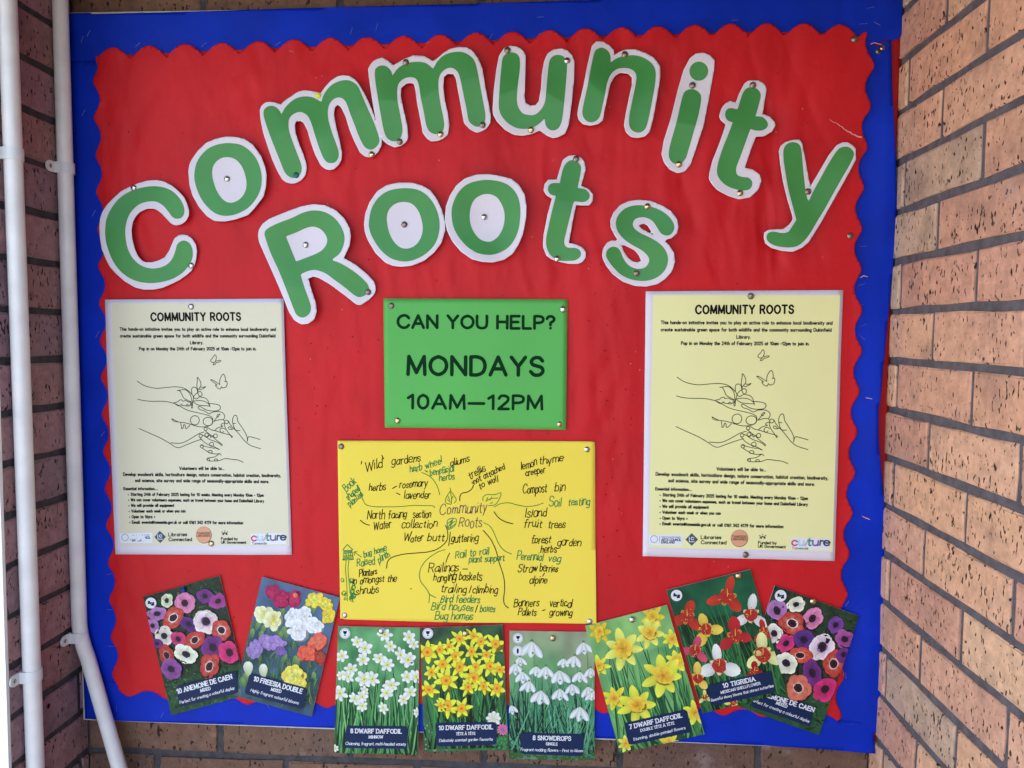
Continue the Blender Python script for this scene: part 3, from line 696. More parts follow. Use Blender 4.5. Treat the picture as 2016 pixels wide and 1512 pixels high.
TONE = {'b': 'shiny brass', 's': 'shiny silver', 'd': 'dull brown', 'y': 'flat yellow', 'g': 'dark green', 'u': 'blue', 'o': 'orange'}
def pin(px, py, t, where, lift):
    y = -lift; p = W([(px, py)], y)[0]
    o = bpy.data.objects.new('drawing_pin', PM[t]); C.objects.link(o); o.location = (p[0], y-.0002, p[2])
    o.rotation_euler = (random.gauss(0, .10), random.uniform(0, 3), random.gauss(0, .10))
    tag(o, TONE[t]+' drawing pin '+where, 'drawing pin', 'drawing pins on the notice board')

# ------------------------------------------------------------------ the cut-out letters
def letter(ch, desc, white, green, wholes=(), gholes=(), pins=(), amp=.004, base=.0088, extra=None, seed=1):
    base += .0030; amp *= 1.5
    pc = np.mean(W(white, -base), axis=0)
    t = thing('paper_letter', desc, 'letter', (pc[0], -base, pc[2]), 'cut-out letters of the heading')
    pw = [W([(q[0], q[1])], -base)[0] for q in pins] or [pc]
    def disp(x, z):
        dd = np.full(np.shape(x), 1e9)
        for q in pw: dd = np.minimum(dd, np.hypot(x-q[0], z-q[2]))
        s = np.clip(dd/.05, 0, 1.4)
        return amp*(s*s*(1.4-.55*s))*(.85+.5*nz(x, z, 14, 10, seed))
    sheet('card', [white]+list(wholes), 4, -base, disp, M_WHITE, t, .0003)
    for gp in (green if isinstance(green[0][0], (list, tuple)) else [green]):
        hol = [catmull(h, 5, True) for h in gholes]
        sheet('green_print', [catmull(gp, 5, True)]+hol, 3.2, -base-.0002, disp, M_GREENP, t, 0)
        hol = []; gholes = ()
    for q in pins:
        pin(q[0], q[1], q[2], q[3], base+.0005)
def K(pts, idx): return [tuple(p)+(1,) if i in idx else tuple(p) for i, p in enumerate(pts)]
def star(s, ox, oy, pts): return [(ox+p[0]/s, oy+p[1]/s, 1) if len(p) > 2 else (ox+p[0]/s, oy+p[1]/s) for p in pts]

letter('C', 'big green capital C starting the word Community, white outline', Z(6.3, 190, 340, [(60,690),(70,600),(85,530),(110,470),(160,390),(230,310),(310,230),(400,180),(520,130),(640,100),(760,95),(860,118),(960,170),(1040,235),(1110,310),(1150,400),(1170,480),(1165,540),(1130,605),(1070,645),(1000,660),(940,635),(880,570),(820,505),(760,465),(720,450),(640,450),(550,490),(500,550),(470,620),(460,720),(470,830),(500,950),(540,1040),(590,1095),(630,1115),(710,1115),(790,1090),(860,1050),(910,970),(940,900),(975,820),(1030,778),(1080,770),(1140,780),(1200,825),(1240,890),(1252,970),(1240,1060),(1220,1140),(1180,1215),(1120,1270),(1040,1330),(950,1380),(840,1430),(740,1452),(600,1452),(500,1425),(370,1350),(260,1250),(190,1170),(140,1070),(90,950),(70,830)]),
    star(6.3, 190, 340, [(135,700),(150,580),(200,450),(290,320),(400,240),(540,190),(700,170),(840,185),(960,235),(1050,320),(1100,410),(1112,490),(1085,555),(1020,578),(960,555),(910,490),(850,420),(770,370),(680,358),(570,380),(480,440),(415,540),(385,680),(390,830),(420,960),(480,1070),(570,1150),(690,1190),(800,1180),(890,1135),(950,1060),(985,970),(1010,890),(1060,850),(1110,845),(1165,880),(1197,960),(1190,1060),(1140,1160),(1060,1250),(950,1320),(820,1360),(680,1372),(530,1350),(400,1290),(290,1190),(210,1060),(155,910),(135,800)]),
    pins=[(263, 370, 's', 'at the top left of the capital C'), (376, 523, 's', 'at the lower tip of the capital C')], seed=1)
letter('o', 'green letter o of Community between the capital C and the first m', Z(8.4, 370, 260, [(25,660),(40,560),(70,480),(180,320),(320,190),(480,125),(650,90),(800,95),(950,125),(1090,215),(1230,410),(1290,570),(1322,720),(1310,900),(1270,1070),(1130,1250),(1010,1380),(800,1450),(620,1485),(450,1475),(320,1390),(190,1240),(90,1060),(40,880)]),
    star(8.4, 370, 260, [(120,700),(150,540),(220,410),(340,290),(480,225),(640,195),(780,200),(900,225),(1030,310),(1140,440),(1210,600),(1237,770),(1215,950),(1140,1110),(1020,1250),(870,1340),(720,1385),(580,1385),(460,1345),(340,1250),(230,1110),(160,950),(125,820)]),
    gholes=[Z(8.4, 370, 260, [(405,690),(420,580),(480,490),(580,430),(690,422),(800,460),(890,560),(945,690),(975,840),(965,950),(920,1050),(840,1130),(730,1172),(630,1150),(550,1080),(470,950),(420,800)])],
    pins=[(447, 352, 's', 'in the middle of the o of Community')], amp=.003, seed=2)
letter('m', 'green letter m of Community with a yellow and a green pin, first m', Z(6.572, 510, 140, [(28,520),(50,460),(95,420),(150,408),(230,420),(292,438),(350,380),(420,335),(510,270),(590,250),(690,260),(760,275),(800,280),(850,215),(930,130),(1010,80),(1090,60),(1180,75),(1250,120),(1310,190),(1380,310),(1440,430),(1500,580),(1545,720),(1590,850),(1597,900),(1585,970),(1540,1050),(1490,1095),(1430,1118),(1370,1105),(1310,1060),(1240,920),(1180,770),(1130,600),(1070,480),(1025,437),(985,480),(975,560),(1000,700),(1050,900),(1080,1060),(1075,1150),(1040,1220),(980,1275),(920,1288),(860,1270),(800,1220),(730,1080),(680,930),(640,780),(590,685),(560,655),(495,655),(475,700),(490,820),(530,950),(580,1080),(615,1200),(620,1260),(600,1350),(550,1410),(480,1450),(420,1457),(350,1440),(300,1400),(240,1290),(180,1150),(120,960),(70,800),(38,640)]),
    star(6.572, 510, 140, [(75,550),(90,500),(140,465),(200,462),(260,500),(305,570,1),(340,490),(410,410),(500,350),(610,328),(710,345),(805,400,1),(840,300),(920,200),(1020,145),(1130,125),(1220,150),(1290,210),(1340,310),(1400,450),(1470,610),(1530,770),(1558,870),(1555,930),(1510,990),(1450,1017),(1390,1000),(1345,950),(1290,830),(1240,690),(1190,560),(1150,450),(1110,380),(1050,347),(980,360),(920,420),(895,510),(905,640),(950,790),(1000,930),(1035,1040),(1035,1120),(1000,1180),(940,1198),(880,1180),(830,1110),(780,980),(730,820),(680,670),(630,580),(550,535),(470,555),(410,610),(395,680),(405,780),(450,930),(510,1100),(550,1220),(550,1290),(520,1350),(450,1382),(380,1360),(330,1300),(280,1170),(210,980),(140,790),(90,640)]),
    pins=[(626, 188, 'y', 'at the top of the first m'), (583, 345, 'g', 'at the foot of the first m'), (732, 304, 'b', 'at the right foot of the first m')], base=.0078, seed=3)
letter('m', 'green letter m of Community with four metal pins, second m', Z(7.2, 720, 90, [(45,340),(80,270),(140,210),(240,175),(320,220),(395,278),(460,240),(540,190),(670,140),(830,150),(900,190),(960,228),(1030,180),(1100,120),(1200,60),(1320,35),(1440,45),(1520,90),(1600,200),(1660,340),(1700,600),(1750,850),(1773,1000),(1765,1100),(1720,1170),(1650,1210),(1575,1238),(1480,1190),(1395,1105),(1360,900),(1320,680),(1290,500),(1255,425),(1170,420),(1120,460),(1108,600),(1130,800),(1165,950),(1187,1130),(1165,1260),(1110,1310),(1030,1350),(930,1358),(870,1320),(810,1240),(780,1060),(740,850),(710,640),(685,548),(630,532),(570,550),(510,610),(505,720),(540,900),(590,1130),(603,1300),(580,1360),(500,1420),(410,1442),(310,1400),(250,1350),(200,1270),(150,1060),(100,760),(55,460)]),
    star(7.2, 720, 90, [(137,380),(160,320),(230,287),(300,300),(360,360),(385,432,1),(440,340),(530,270),(640,235),(770,230),(870,260),(960,335,1),(1030,220),(1130,140),(1260,107),(1380,110),(1480,160),(1550,240),(1590,380),(1620,540),(1660,760),(1695,960),(1690,1070),(1650,1130),(1580,1150),(1510,1120),(1460,1060),(1430,900),(1390,700),(1350,500),(1310,390),(1230,335),(1150,345),(1080,400),(1045,480),(1040,600),(1060,800),(1100,1010),(1113,1130),(1090,1210),(1030,1252),(950,1245),(890,1200),(855,1110),(830,960),(790,760),(760,580),(720,480),(640,450),(550,470),(480,530),(455,620),(460,780),(490,960),(520,1140),(520,1230),(490,1310),(420,1355),(350,1345),(290,1290),(255,1180),(220,980),(180,740),(145,520)]),
    pins=[(799, 123, 'd', 'at the top of the second m'), (787, 279, 'd', 'at the left foot of the second m'), (867, 264, 'b', 'at the middle foot of the second m'), (950, 246, 'd', 'at the right foot of the second m')], base=.0094, seed=4)
letter('u', 'green letter u of Community right of the second m', Z(5.76, 960, 80, [(60,800),(70,600),(100,330),(130,170),(190,80),(260,58),(340,70),(400,110),(433,175),(430,400),(420,650),(430,710),(480,743),(540,740),(580,700),(605,560),(615,400),(640,240),(680,150),(750,100),(850,92),(910,115),(960,170),(985,240),(980,450),(950,750),(920,960),(880,1060),(800,1100),(740,1110),(670,1080),(590,1018),(500,1060),(400,1080),(300,1072),(200,1020),(110,930),(65,850)]),
    star(5.76, 960, 80, [(130,720),(140,520),(155,320),(170,200),(210,150),(270,132),(330,150),(365,210),(365,340),(345,520),(335,660),(345,750),(390,820),(460,845),(540,840),(610,780),(650,700),(665,580),(680,400),(700,240),(740,180),(800,162),(860,180),(895,230),(900,320),(885,520),(865,740),(845,900),(810,990),(750,1022),(690,1005),(655,950),(652,880,1),(590,940),(510,985),(420,1002),(320,990),(230,940),(165,870),(135,800)]),
    pins=[(999, 99, 'd', 'at the top left of the u'), (1117, 119, 's', 'at the top right of the u'), (1045, 256, 'b', 'at the bottom of the u')], seed=5)
letter('n', 'green letter n of Community between the u and the i', Z(5.76, 960, 80, [(1015,860),(1030,760),(1080,560),(1130,300),(1180,80),(1230,25),(1300,22),(1380,60),(1430,110),(1432,170),(1500,125),(1570,100),(1680,103),(1790,150),(1880,205),(1952,310),(1950,440),(1910,680),(1870,900),(1830,1050),(1780,1100),(1700,1118),(1620,1110),(1560,1050),(1540,980),(1560,850),(1600,650),(1630,520),(1632,430),(1590,385),(1500,375),(1440,415),(1385,520),(1360,640),(1320,820),(1303,925),(1250,968),(1160,985),(1080,970),(1030,920)]),
    star(5.76, 960, 80, [(1072,830),(1090,720),(1130,540),(1170,320),(1210,150),(1250,105),(1310,92),(1370,130),(1393,190),(1390,258,1),(1460,205),(1560,172),(1680,170),(1790,215),(1870,290),(1900,380),(1890,520),(1860,690),(1825,870),(1790,1000),(1740,1050),(1680,1055),(1620,1020),(1597,950),(1605,840),(1640,670),(1675,500),(1680,400),(1640,340),(1560,315),(1470,330),(1400,390),(1355,490),(1325,640),(1290,800),(1265,890),(1210,940),(1140,942),(1090,900)]),
    pins=[(1230, 107, 'd', 'at the top of the n')], amp=.0075, seed=6)
cir = [(431+93*math.cos(a), 205+93*math.sin(a)) for a in np.arange(14)*2*math.pi/14]
letter('i', 'slanting green letter i of Community with its dot', Z(5.04, 1290, 100, [(60,1030),(80,900),(150,680),(220,400),(280,190),(340,80),(400,35),(470,25),(540,50),(585,100),(580,200),(530,480),(470,760),(400,980),(350,1130),(290,1200),(220,1215),(140,1180),(85,1110)]),
    [star(5.04, 1290, 100, cir), star(5.04, 1290, 100, [(133,1020),(150,920),(210,700),(265,470),(300,400),(370,380),(430,410),(455,470),(430,620),(380,800),(330,980),(300,1070),(250,1118),(190,1120),(145,1080)])],
    pins=[(1363, 168, 'd', 'just below the dot of the i'), (1336, 324, 'b', 'at the bottom of the i')], seed=7)
letter('t', 'green letter t of Community between the i and the y', Z(5.04, 1290, 100, [(528,1280),(530,1220),(560,1100),(620,950),(680,780),(690,740),(640,700),(625,660),(650,580),(690,530),(740,503),(795,518),(830,430),(880,330),(920,295),(1020,292),(1080,325),(1105,380),(1080,520),(1060,635),(1120,655),(1170,710),(1182,750),(1150,810),(1070,858),(990,862),(940,990),(885,1165),(960,1180),(1030,1230),(1050,1290),(1020,1380),(940,1455),(830,1475),(720,1440),(610,1385),(550,1320)]),
    star(5.04, 1290, 100, [(607,1200),(620,1110),(660,980),(720,830),(760,720,1),(710,700),(685,650),(700,595),(745,575),(812,588,1),(850,470),(880,400),(930,362),(1000,370),(1045,430),(1030,520),(990,655,1),(1060,665),(1105,720),(1100,770),(1050,800),(990,800),(935,785,1),(890,910),(830,1080),(800,1170),(810,1230),(860,1253),(920,1260),(960,1300),(950,1360),(900,1385),(800,1375),(700,1335),(630,1270)]),
    pins=[(1482, 168, 'd', 'at the top of the t of Community'), (1457, 380, 'b', 'at the foot of the t of Community')], seed=8)
letter('y', 'green letter y ending the word Community near the right edge', Z(6.048, 1490, 260, [(248,235),(270,175),(330,130),(420,103),(490,102),(520,130),(570,340),(635,650),(700,540),(840,290),(930,170),(1000,135),(1060,133),(1120,165),(1160,205),(1162,340),(1080,500),(920,790),(760,1070),(600,1320),(520,1385),(410,1432),(290,1422),(160,1385),(85,1330),(70,1270),(72,1205),(120,1172),(220,1163),(300,1163),(370,1110),(415,1050),(412,1000),(360,820),(300,580),(265,380)]),
    star(6.048, 1490, 260, [(302,240),(320,180),(370,140),(430,132),(490,160),(520,240),(545,440),(575,660),(608,840,1),(680,690),(760,540),(850,370),(940,230),(1000,190),(1070,188),(1125,230),(1137,290),(1090,400),(1000,560),(900,740),(800,920),(700,1080),(620,1210),(540,1310),(460,1365),(360,1380),(230,1365),(140,1325),(102,1270),(120,1210),(190,1192),(270,1208),(350,1200),(400,1140),(460,1050,1),(420,880),(370,680),(330,480),(305,330)]),
    pins=[(1591, 377, 'd', 'in the fork of the y')], amp=.0045, seed=9)
letter('R', 'big green capital R starting the word Roots', Z(5.816, 500, 390, [(65,430),(75,370),(120,300),(200,245),(400,160),(560,100),(700,75),(830,90),(950,145),(1050,240),(1110,350),(1125,440),(1110,550),(1042,690),(1180,770),(1300,870),(1380,960),(1398,1040),(1380,1100),(1310,1170),(1230,1225),(1180,1222),(1040,1110),(880,990),(750,915),(690,900),(635,925),(680,1070),(730,1220),(735,1310),(710,1390),(640,1440),(560,1448),(480,1400),(420,1310),(320,1060),(220,830),(140,650),(75,500)]),
    star(5.816, 500, 390, [(140,410),(170,360),(280,300),(440,235),(580,170),(700,147),(820,165),(930,230),(1010,330),(1050,440),(1040,540),(990,640),(893,712,1),(980,740),(1090,800),(1200,880),(1290,970),(1320,1040),(1290,1100),(1215,1135),(1150,1110),(1040,1020),(920,930),(820,860),(710,825),(620,840),(543,875,1),(590,1010),(650,1170),(672,1260),(650,1330),(580,1370),(510,1340),(470,1260),(400,1080),(310,860),(210,640),(155,480)]),
    gholes=[star(5.816, 500, 390, [(373,442,1),(500,390),(600,345),(690,330),(770,360),(830,430),(843,500),(810,570),(740,625),(620,675),(487,727,1),(430,590)])],
    pins=[(602, 482, 's', 'in the middle of the capital R'), (725, 575, 'd', 'at the right foot of the capital R')], amp=.005, seed=10)
letter('o', 'green letter o of Roots touching the R side, first o of Roots', Z(5.93, 710, 340, [(47,600),(60,480),(110,350),(200,220),(310,150),(440,122),(600,122),(720,155),(820,210),(900,320),(950,430),(990,570),(990,680),(950,820),(870,930),(750,1030),(600,1090),(480,1102),(380,1090),(290,1050),(180,940),(90,790),(55,690)]),
    star(5.93, 710, 340, [(102,580),(130,430),(200,310),(310,225),(440,190),(590,188),(710,220),(810,300),(880,410),(920,540),(922,680),(880,820),(790,930),(680,1000),(560,1038),(440,1030),(330,985),(220,880),(140,750),(108,660)]),
    gholes=[Z(5.93, 710, 340, [(308,540),(330,440),(400,370),(500,343),(600,365),(670,440),(710,540),(727,660),(700,770),(640,850),(550,888),(460,870),(380,790),(330,680)])],
    pins=[(796, 442, 'd', 'in the middle of the first o of Roots')], amp=.003, seed=11)
letter('o', 'green letter o of Roots beside the t, second o of Roots', Z(5.93, 710, 340, [(993,520),(1005,400),(1050,280),(1130,160),(1230,80),(1370,35),(1500,28),(1640,50),(1760,80),(1850,150),(1920,270),(1938,400),(1935,540),(1900,720),(1850,840),(1780,950),(1680,1020),(1550,1055),(1430,1050),(1310,1020),(1180,930),(1080,810),(1020,690),(998,600)]),
    star(5.93, 710, 340, [(1068,480),(1085,370),(1150,240),(1250,150),(1380,105),(1500,95),(1640,115),(1750,170),(1830,270),(1865,400),(1865,540),(1840,690),(1770,830),(1680,910),(1560,960),(1450,962),(1340,930),(1230,850),(1140,740),(1085,620)]),
    gholes=[Z(5.93, 710, 340, [(1275,500),(1290,400),(1340,310),(1430,260),(1520,258),(1600,300),(1660,400),(1682,500),(1670,620),(1620,730),(1540,800),(1470,808),(1390,775),(1320,690),(1285,600)])],
    pins=[(954, 427, 's', 'in the middle of the second o of Roots')], amp=.0065, base=.0098, seed=12)
letter('t', 'green letter t of Roots between the second o and the s', Z(5.4, 1050, 290, [(103,1020),(110,930),(150,730),(198,553),(140,520),(110,470),(118,400),(160,350),(250,347),(280,240),(315,130),(375,90),(440,83),(510,110),(545,160),(555,240),(508,412),(590,450),(635,510),(630,580),(590,625),(510,625),(455,620),(420,780),(378,1020),(440,1030),(520,1065),(555,1110),(555,1175),(520,1225),(470,1243),(380,1240),(260,1215),(190,1190),(140,1155),(105,1070)]),
    star(5.4, 1050, 290, [(135,1000),(150,900),(190,720),(240,525,1),(180,505),(155,455),(170,405),(215,385),(280,385,1),(310,250),(340,180),(390,140),(450,140),(500,190),(505,260),(470,438,1),(550,450),(597,505),(585,560),(530,588),(430,578,1),(390,740),(345,920),(328,1000),(340,1050),(380,1070),(450,1072),(500,1105),(500,1160),(450,1200),(380,1208),(290,1205),(200,1165),(150,1090)]),
    pins=[(1134, 313, 'd', 'at the top of the t of Roots'), (1097, 509, 's', 'at the foot of the t of Roots')], seed=13)
letter('s', 'green letter s ending the word Roots', Z(5.4, 1050, 290, [(728,1150),(740,1080),(780,1020),(830,995),(900,1000),(860,940),(820,860),(815,780),(850,700),(920,620),(1010,575),(1120,558),(1250,570),(1370,620),(1460,680),(1520,760),(1538,850),(1520,920),(1460,975),(1380,990),(1440,1050),(1490,1130),(1500,1220),(1470,1320),(1400,1400),(1320,1455),(1200,1482),(1080,1475),(950,1430),(840,1350),(770,1260),(735,1190)]),
    star(5.4, 1050, 290, [(770,1150),(785,1095),(840,1060),(900,1075),(930,1120),(960,1190),(1020,1260),(1110,1292),(1190,1275),(1230,1210),(1210,1150),(1140,1090),(1040,1035),(950,970),(890,890),(875,800),(905,720),(980,650),(1090,617),(1220,625),(1340,665),(1430,730),(1485,810),(1490,880),(1450,935),(1400,942),(1350,915),(1310,850),(1260,780),(1180,745),(1090,760),(1057,810),(1070,860),(1130,910),(1240,965),(1340,1030),(1405,1110),(1427,1200),(1400,1300),(1320,1380),(1200,1420),(1060,1410),(940,1360),(850,1280),(790,1200)]),
    wholes=[Z(5.4, 1050, 290, [(930,1030),(1000,1060),(1080,1100),(1120,1150),(1145,1210),(1120,1222),(1070,1220),(1010,1180),(960,1110)]), Z(5.4, 1050, 290, [(1125,830),(1170,813),(1210,830),(1240,880),(1280,940),(1200,895),(1140,860)])],
    pins=[(1275, 406, 'b', 'at the top of the s'), (1253, 538, 'd', 'at the bottom of the s')], amp=.005, seed=14)

# ------------------------------------------------------------------ flat printed sheets
def sheet_disp(seed, amp, quad, y):
    q = W(quad, y)
    def f(x, z):
        return 1.5*amp*(nz(x, z, 6, 5, seed)+.5)+.0005*np.abs(nz(x, z, 17, 12, seed+4))+.0002
    return f

# the two posters share one layout, traced from the right-hand one
PR = [(1271.1, 573.7), (1659.3, 571.1), (1642.6, 1103.7), (1265.2, 1094.4)]
PL = [(208.5, 590), (559, 588), (575, 1091.5), (228, 1091)]
HRL = homog(PR, PL)
def q27(pts): return Z(2.7, 1240, 560, pts)
def art(ink, wd):
    def s(pts, closed=False): ink.stroke(happ(np.linalg.inv(HRL), np.array(Z(6.3, 300, 680, catmull(pts, 4)))).tolist(), wd)
    def c(x, y, rx, ry=None):
        ry = ry or rx; s([(x+rx*math.cos(a), y+ry*math.sin(a)) for a in np.linspace(0, 2*math.pi, 13)])
    s([(-170,440),(-90,492),(0,520),(90,530),(190,520),(290,512),(380,522),(440,550),(490,595),(518,640),(510,700),(500,740)])
    s([(320,558),(350,560),(375,600),(400,650),(440,675),(490,700)]); s([(340,555),(400,548),(440,560),(480,610),(498,680),(500,710)])
    s([(500,700),(490,750),(500,778),(508,750),(500,700)]); s([(500,600),(495,550),(510,520),(545,520),(565,550),(575,600),(600,635),(625,610),(615,580),(590,572),(550,600),(520,640),(555,662),(600,630)])
    s([(570,560),(560,500),(565,440),(567,395),(595,430),(610,470),(605,510),(570,550)]); s([(605,515),(640,520),(670,508),(640,535),(600,545),(585,535)])
    s([(575,555),(575,600),(605,638),(660,650),(695,680),(710,720),(725,760)]); s([(520,690),(600,682),(670,700),(720,745),(650,745),(570,735),(520,700)])
    s([(280,710),(320,700),(335,690),(345,680),(370,672),(390,690),(420,682),(440,690),(455,700),(480,705),(480,735),(455,752),(430,745),(445,730),(460,740)]); s([(280,712),(310,735),(340,748),(375,728),(380,742),(440,750)])
    s([(-164,663),(-100,680),(0,690),(120,690),(200,697),(290,720),(350,750),(420,790),(490,815),(600,840),(690,862),(740,885),(758,920),(750,970),(700,1000),(620,1010),(540,995),(480,975),(400,955),(330,945),(260,910),(255,915),(280,940),(330,947)])
    s([(360,960),(370,1000),(372,1030),(390,1020),(400,980),(415,990),(420,1020),(430,1030),(455,1010),(475,985)])
    c(535, 927, 55, 57); c(697, 942, 59, 52)
    s([(715,720),(780,725),(835,740),(853,770),(835,800),(780,812),(700,805),(650,785),(600,755),(575,765),(600,795),(650,810),(700,840),(720,842),(770,822),(830,818),(880,835),(905,870),(895,910),(885,920)])
    s([(770,943),(800,900),(840,860),(845,850),(820,855),(808,880),(830,885)]); s([(770,940),(830,922),(880,920),(905,940)]); c(927, 947, 23)
    s([(950,935),(990,1000),(1060,1070),(1110,1130),(1160,1190),(1230,1240),(1350,1278)])
    s([(1040,965),(1008,963),(1003,920),(1020,875),(1045,863),(1060,890),(1070,940),(1110,1000),(1160,1080),(1185,1140),(1185,1190),(1195,1140),(1220,1130),(1290,1148),(1345,1165)])
    s([(1005,960),(1020,1010),(1045,1050),(1100,1052)]); s([(1010,1035),(970,1040),(950,1020),(965,1005),(1000,1035)])
    s([(690,1015),(740,1045),(800,1060),(880,1085),(970,1110),(1000,1130),(990,1140),(980,1120),(930,1050),(905,1000),(905,955)])
    s([(780,1055),(820,1020),(880,1000),(860,990),(870,970),(900,960)]); s([(890,1065),(870,1085),(850,1065),(850,1035),(880,1022),(910,1040)])
    s([(-149,1028),(0,1095),(120,1150),(230,1215),(290,1255),(345,1265),(420,1235),(520,1195),(620,1160)]); s([(240,1205),(340,1212),(410,1195),(500,1145),(580,1095),(650,1072)])
    c(667, 1035, 20); c(605, 1120, 20); s([(650,1045),(690,1080),(750,1125),(810,1180),(870,1225),(865,1240),(845,1220),(800,1195),(720,1165),(650,1120),(600,1100)])
    c(680, 1108, 22); c(790, 1120, 24); s([(690,1135),(720,1110),(730,1140),(760,1115)])
    s([(590,1135),(640,1190),(700,1230),(760,1250),(840,1290),(800,1275),(770,1255)]); c(742, 1225, 26)
    c(620, 1250, 20); s([(605,1235),(700,1260),(780,1275)]); s([(620,1270),(680,1310),(730,1335),(800,1345),(840,1340),(860,1360)]); c(722, 1317, 27, 17)
    s([(830,1345),(780,1380),(700,1395),(680,1410),(700,1430),(780,1432),(840,1425),(910,1402),(1000,1412),(1070,1420),(1135,1448)]); c(700, 1415, 15); c(795, 1418, 20, 13)
    s([(790,195),(800,160),(795,125),(780,115),(765,140),(745,165),(730,185),(740,205),(775,210),(790,197),(830,187),(858,188),(840,205),(800,215),(785,235),(760,240),(775,215)])
    s([(845,485),(845,430),(865,380),(890,355),(910,390),(915,440),(905,450),(930,445),(935,480),(920,515),(880,525),(865,510),(850,540),(810,520),(790,490),(810,490),(760,450),(730,425),(760,430),(800,455),(845,485)])
LINES = [("This hands-on initiative invites you to play an active role to enhance local biodiversity and", 165, 1075, 210, 213, 16),
         ("create sustainable green space for both wildlife and the community surrounding Dukinfield", 165, 1070, 248, 250, 16),
         ("Library.", 566, 640, 287, 287, 16), ("Pop in on Monday the 24th of February 2025 at 10am -12pm to join in.", 272, 952, 320, 323, 16),
         ("Volunteers will be able to...", 461, 720, 987, 991, 16), ("Develop woodwork skills, horticulture design, nature conservation, habitat creation, biodiversity,", 138, 1050, 1014, 1036, 16),
         ("soil science, site survey and wide range of seasonally-appropriate skills and more.", 205, 978, 1049, 1068, 16), ("Essential information....", 136, 328, 1092, 1096, 14),
         ("Starting 24th of February 2025 lasting for 10 weeks. Meeting every Monday 10am - 12pm", 175, 942, 1124, 1143, 14.5), ("We can cover volunteers expenses, such as travel between your home and Dukinfield Library", 173, 942, 1154, 1175, 14.5),
         ("We will provide all equipment", 173, 417, 1185, 1190, 14.5), ("Volunteer each week or when you can", 173, 480, 1216, 1222, 14.5), ("Open to 16yrs +", 173, 305, 1247, 1250, 14.5),
         ("Email: events@tameside.gov.uk or call 0161 342 4179 for more information", 173, 813, 1277, 1293, 14.5)]
M_LOGO = {n_: mat('logo_'+n_, c, .5, .4) for n_, c in {'slate': (.055, .085, .12), 'peach': (.72, .36, .21), 'pink': (.62, .07, .12), 'sky': (.45, .62, .80), 'tan': (.66, .40, .27), 'teal': (.03, .28, .25), 'violet': (.22, .10, .27), 'navy': (.02, .035, .10), 'white': (.78, .80, .86), 'brown': (.20, .06, .03)}.items()}
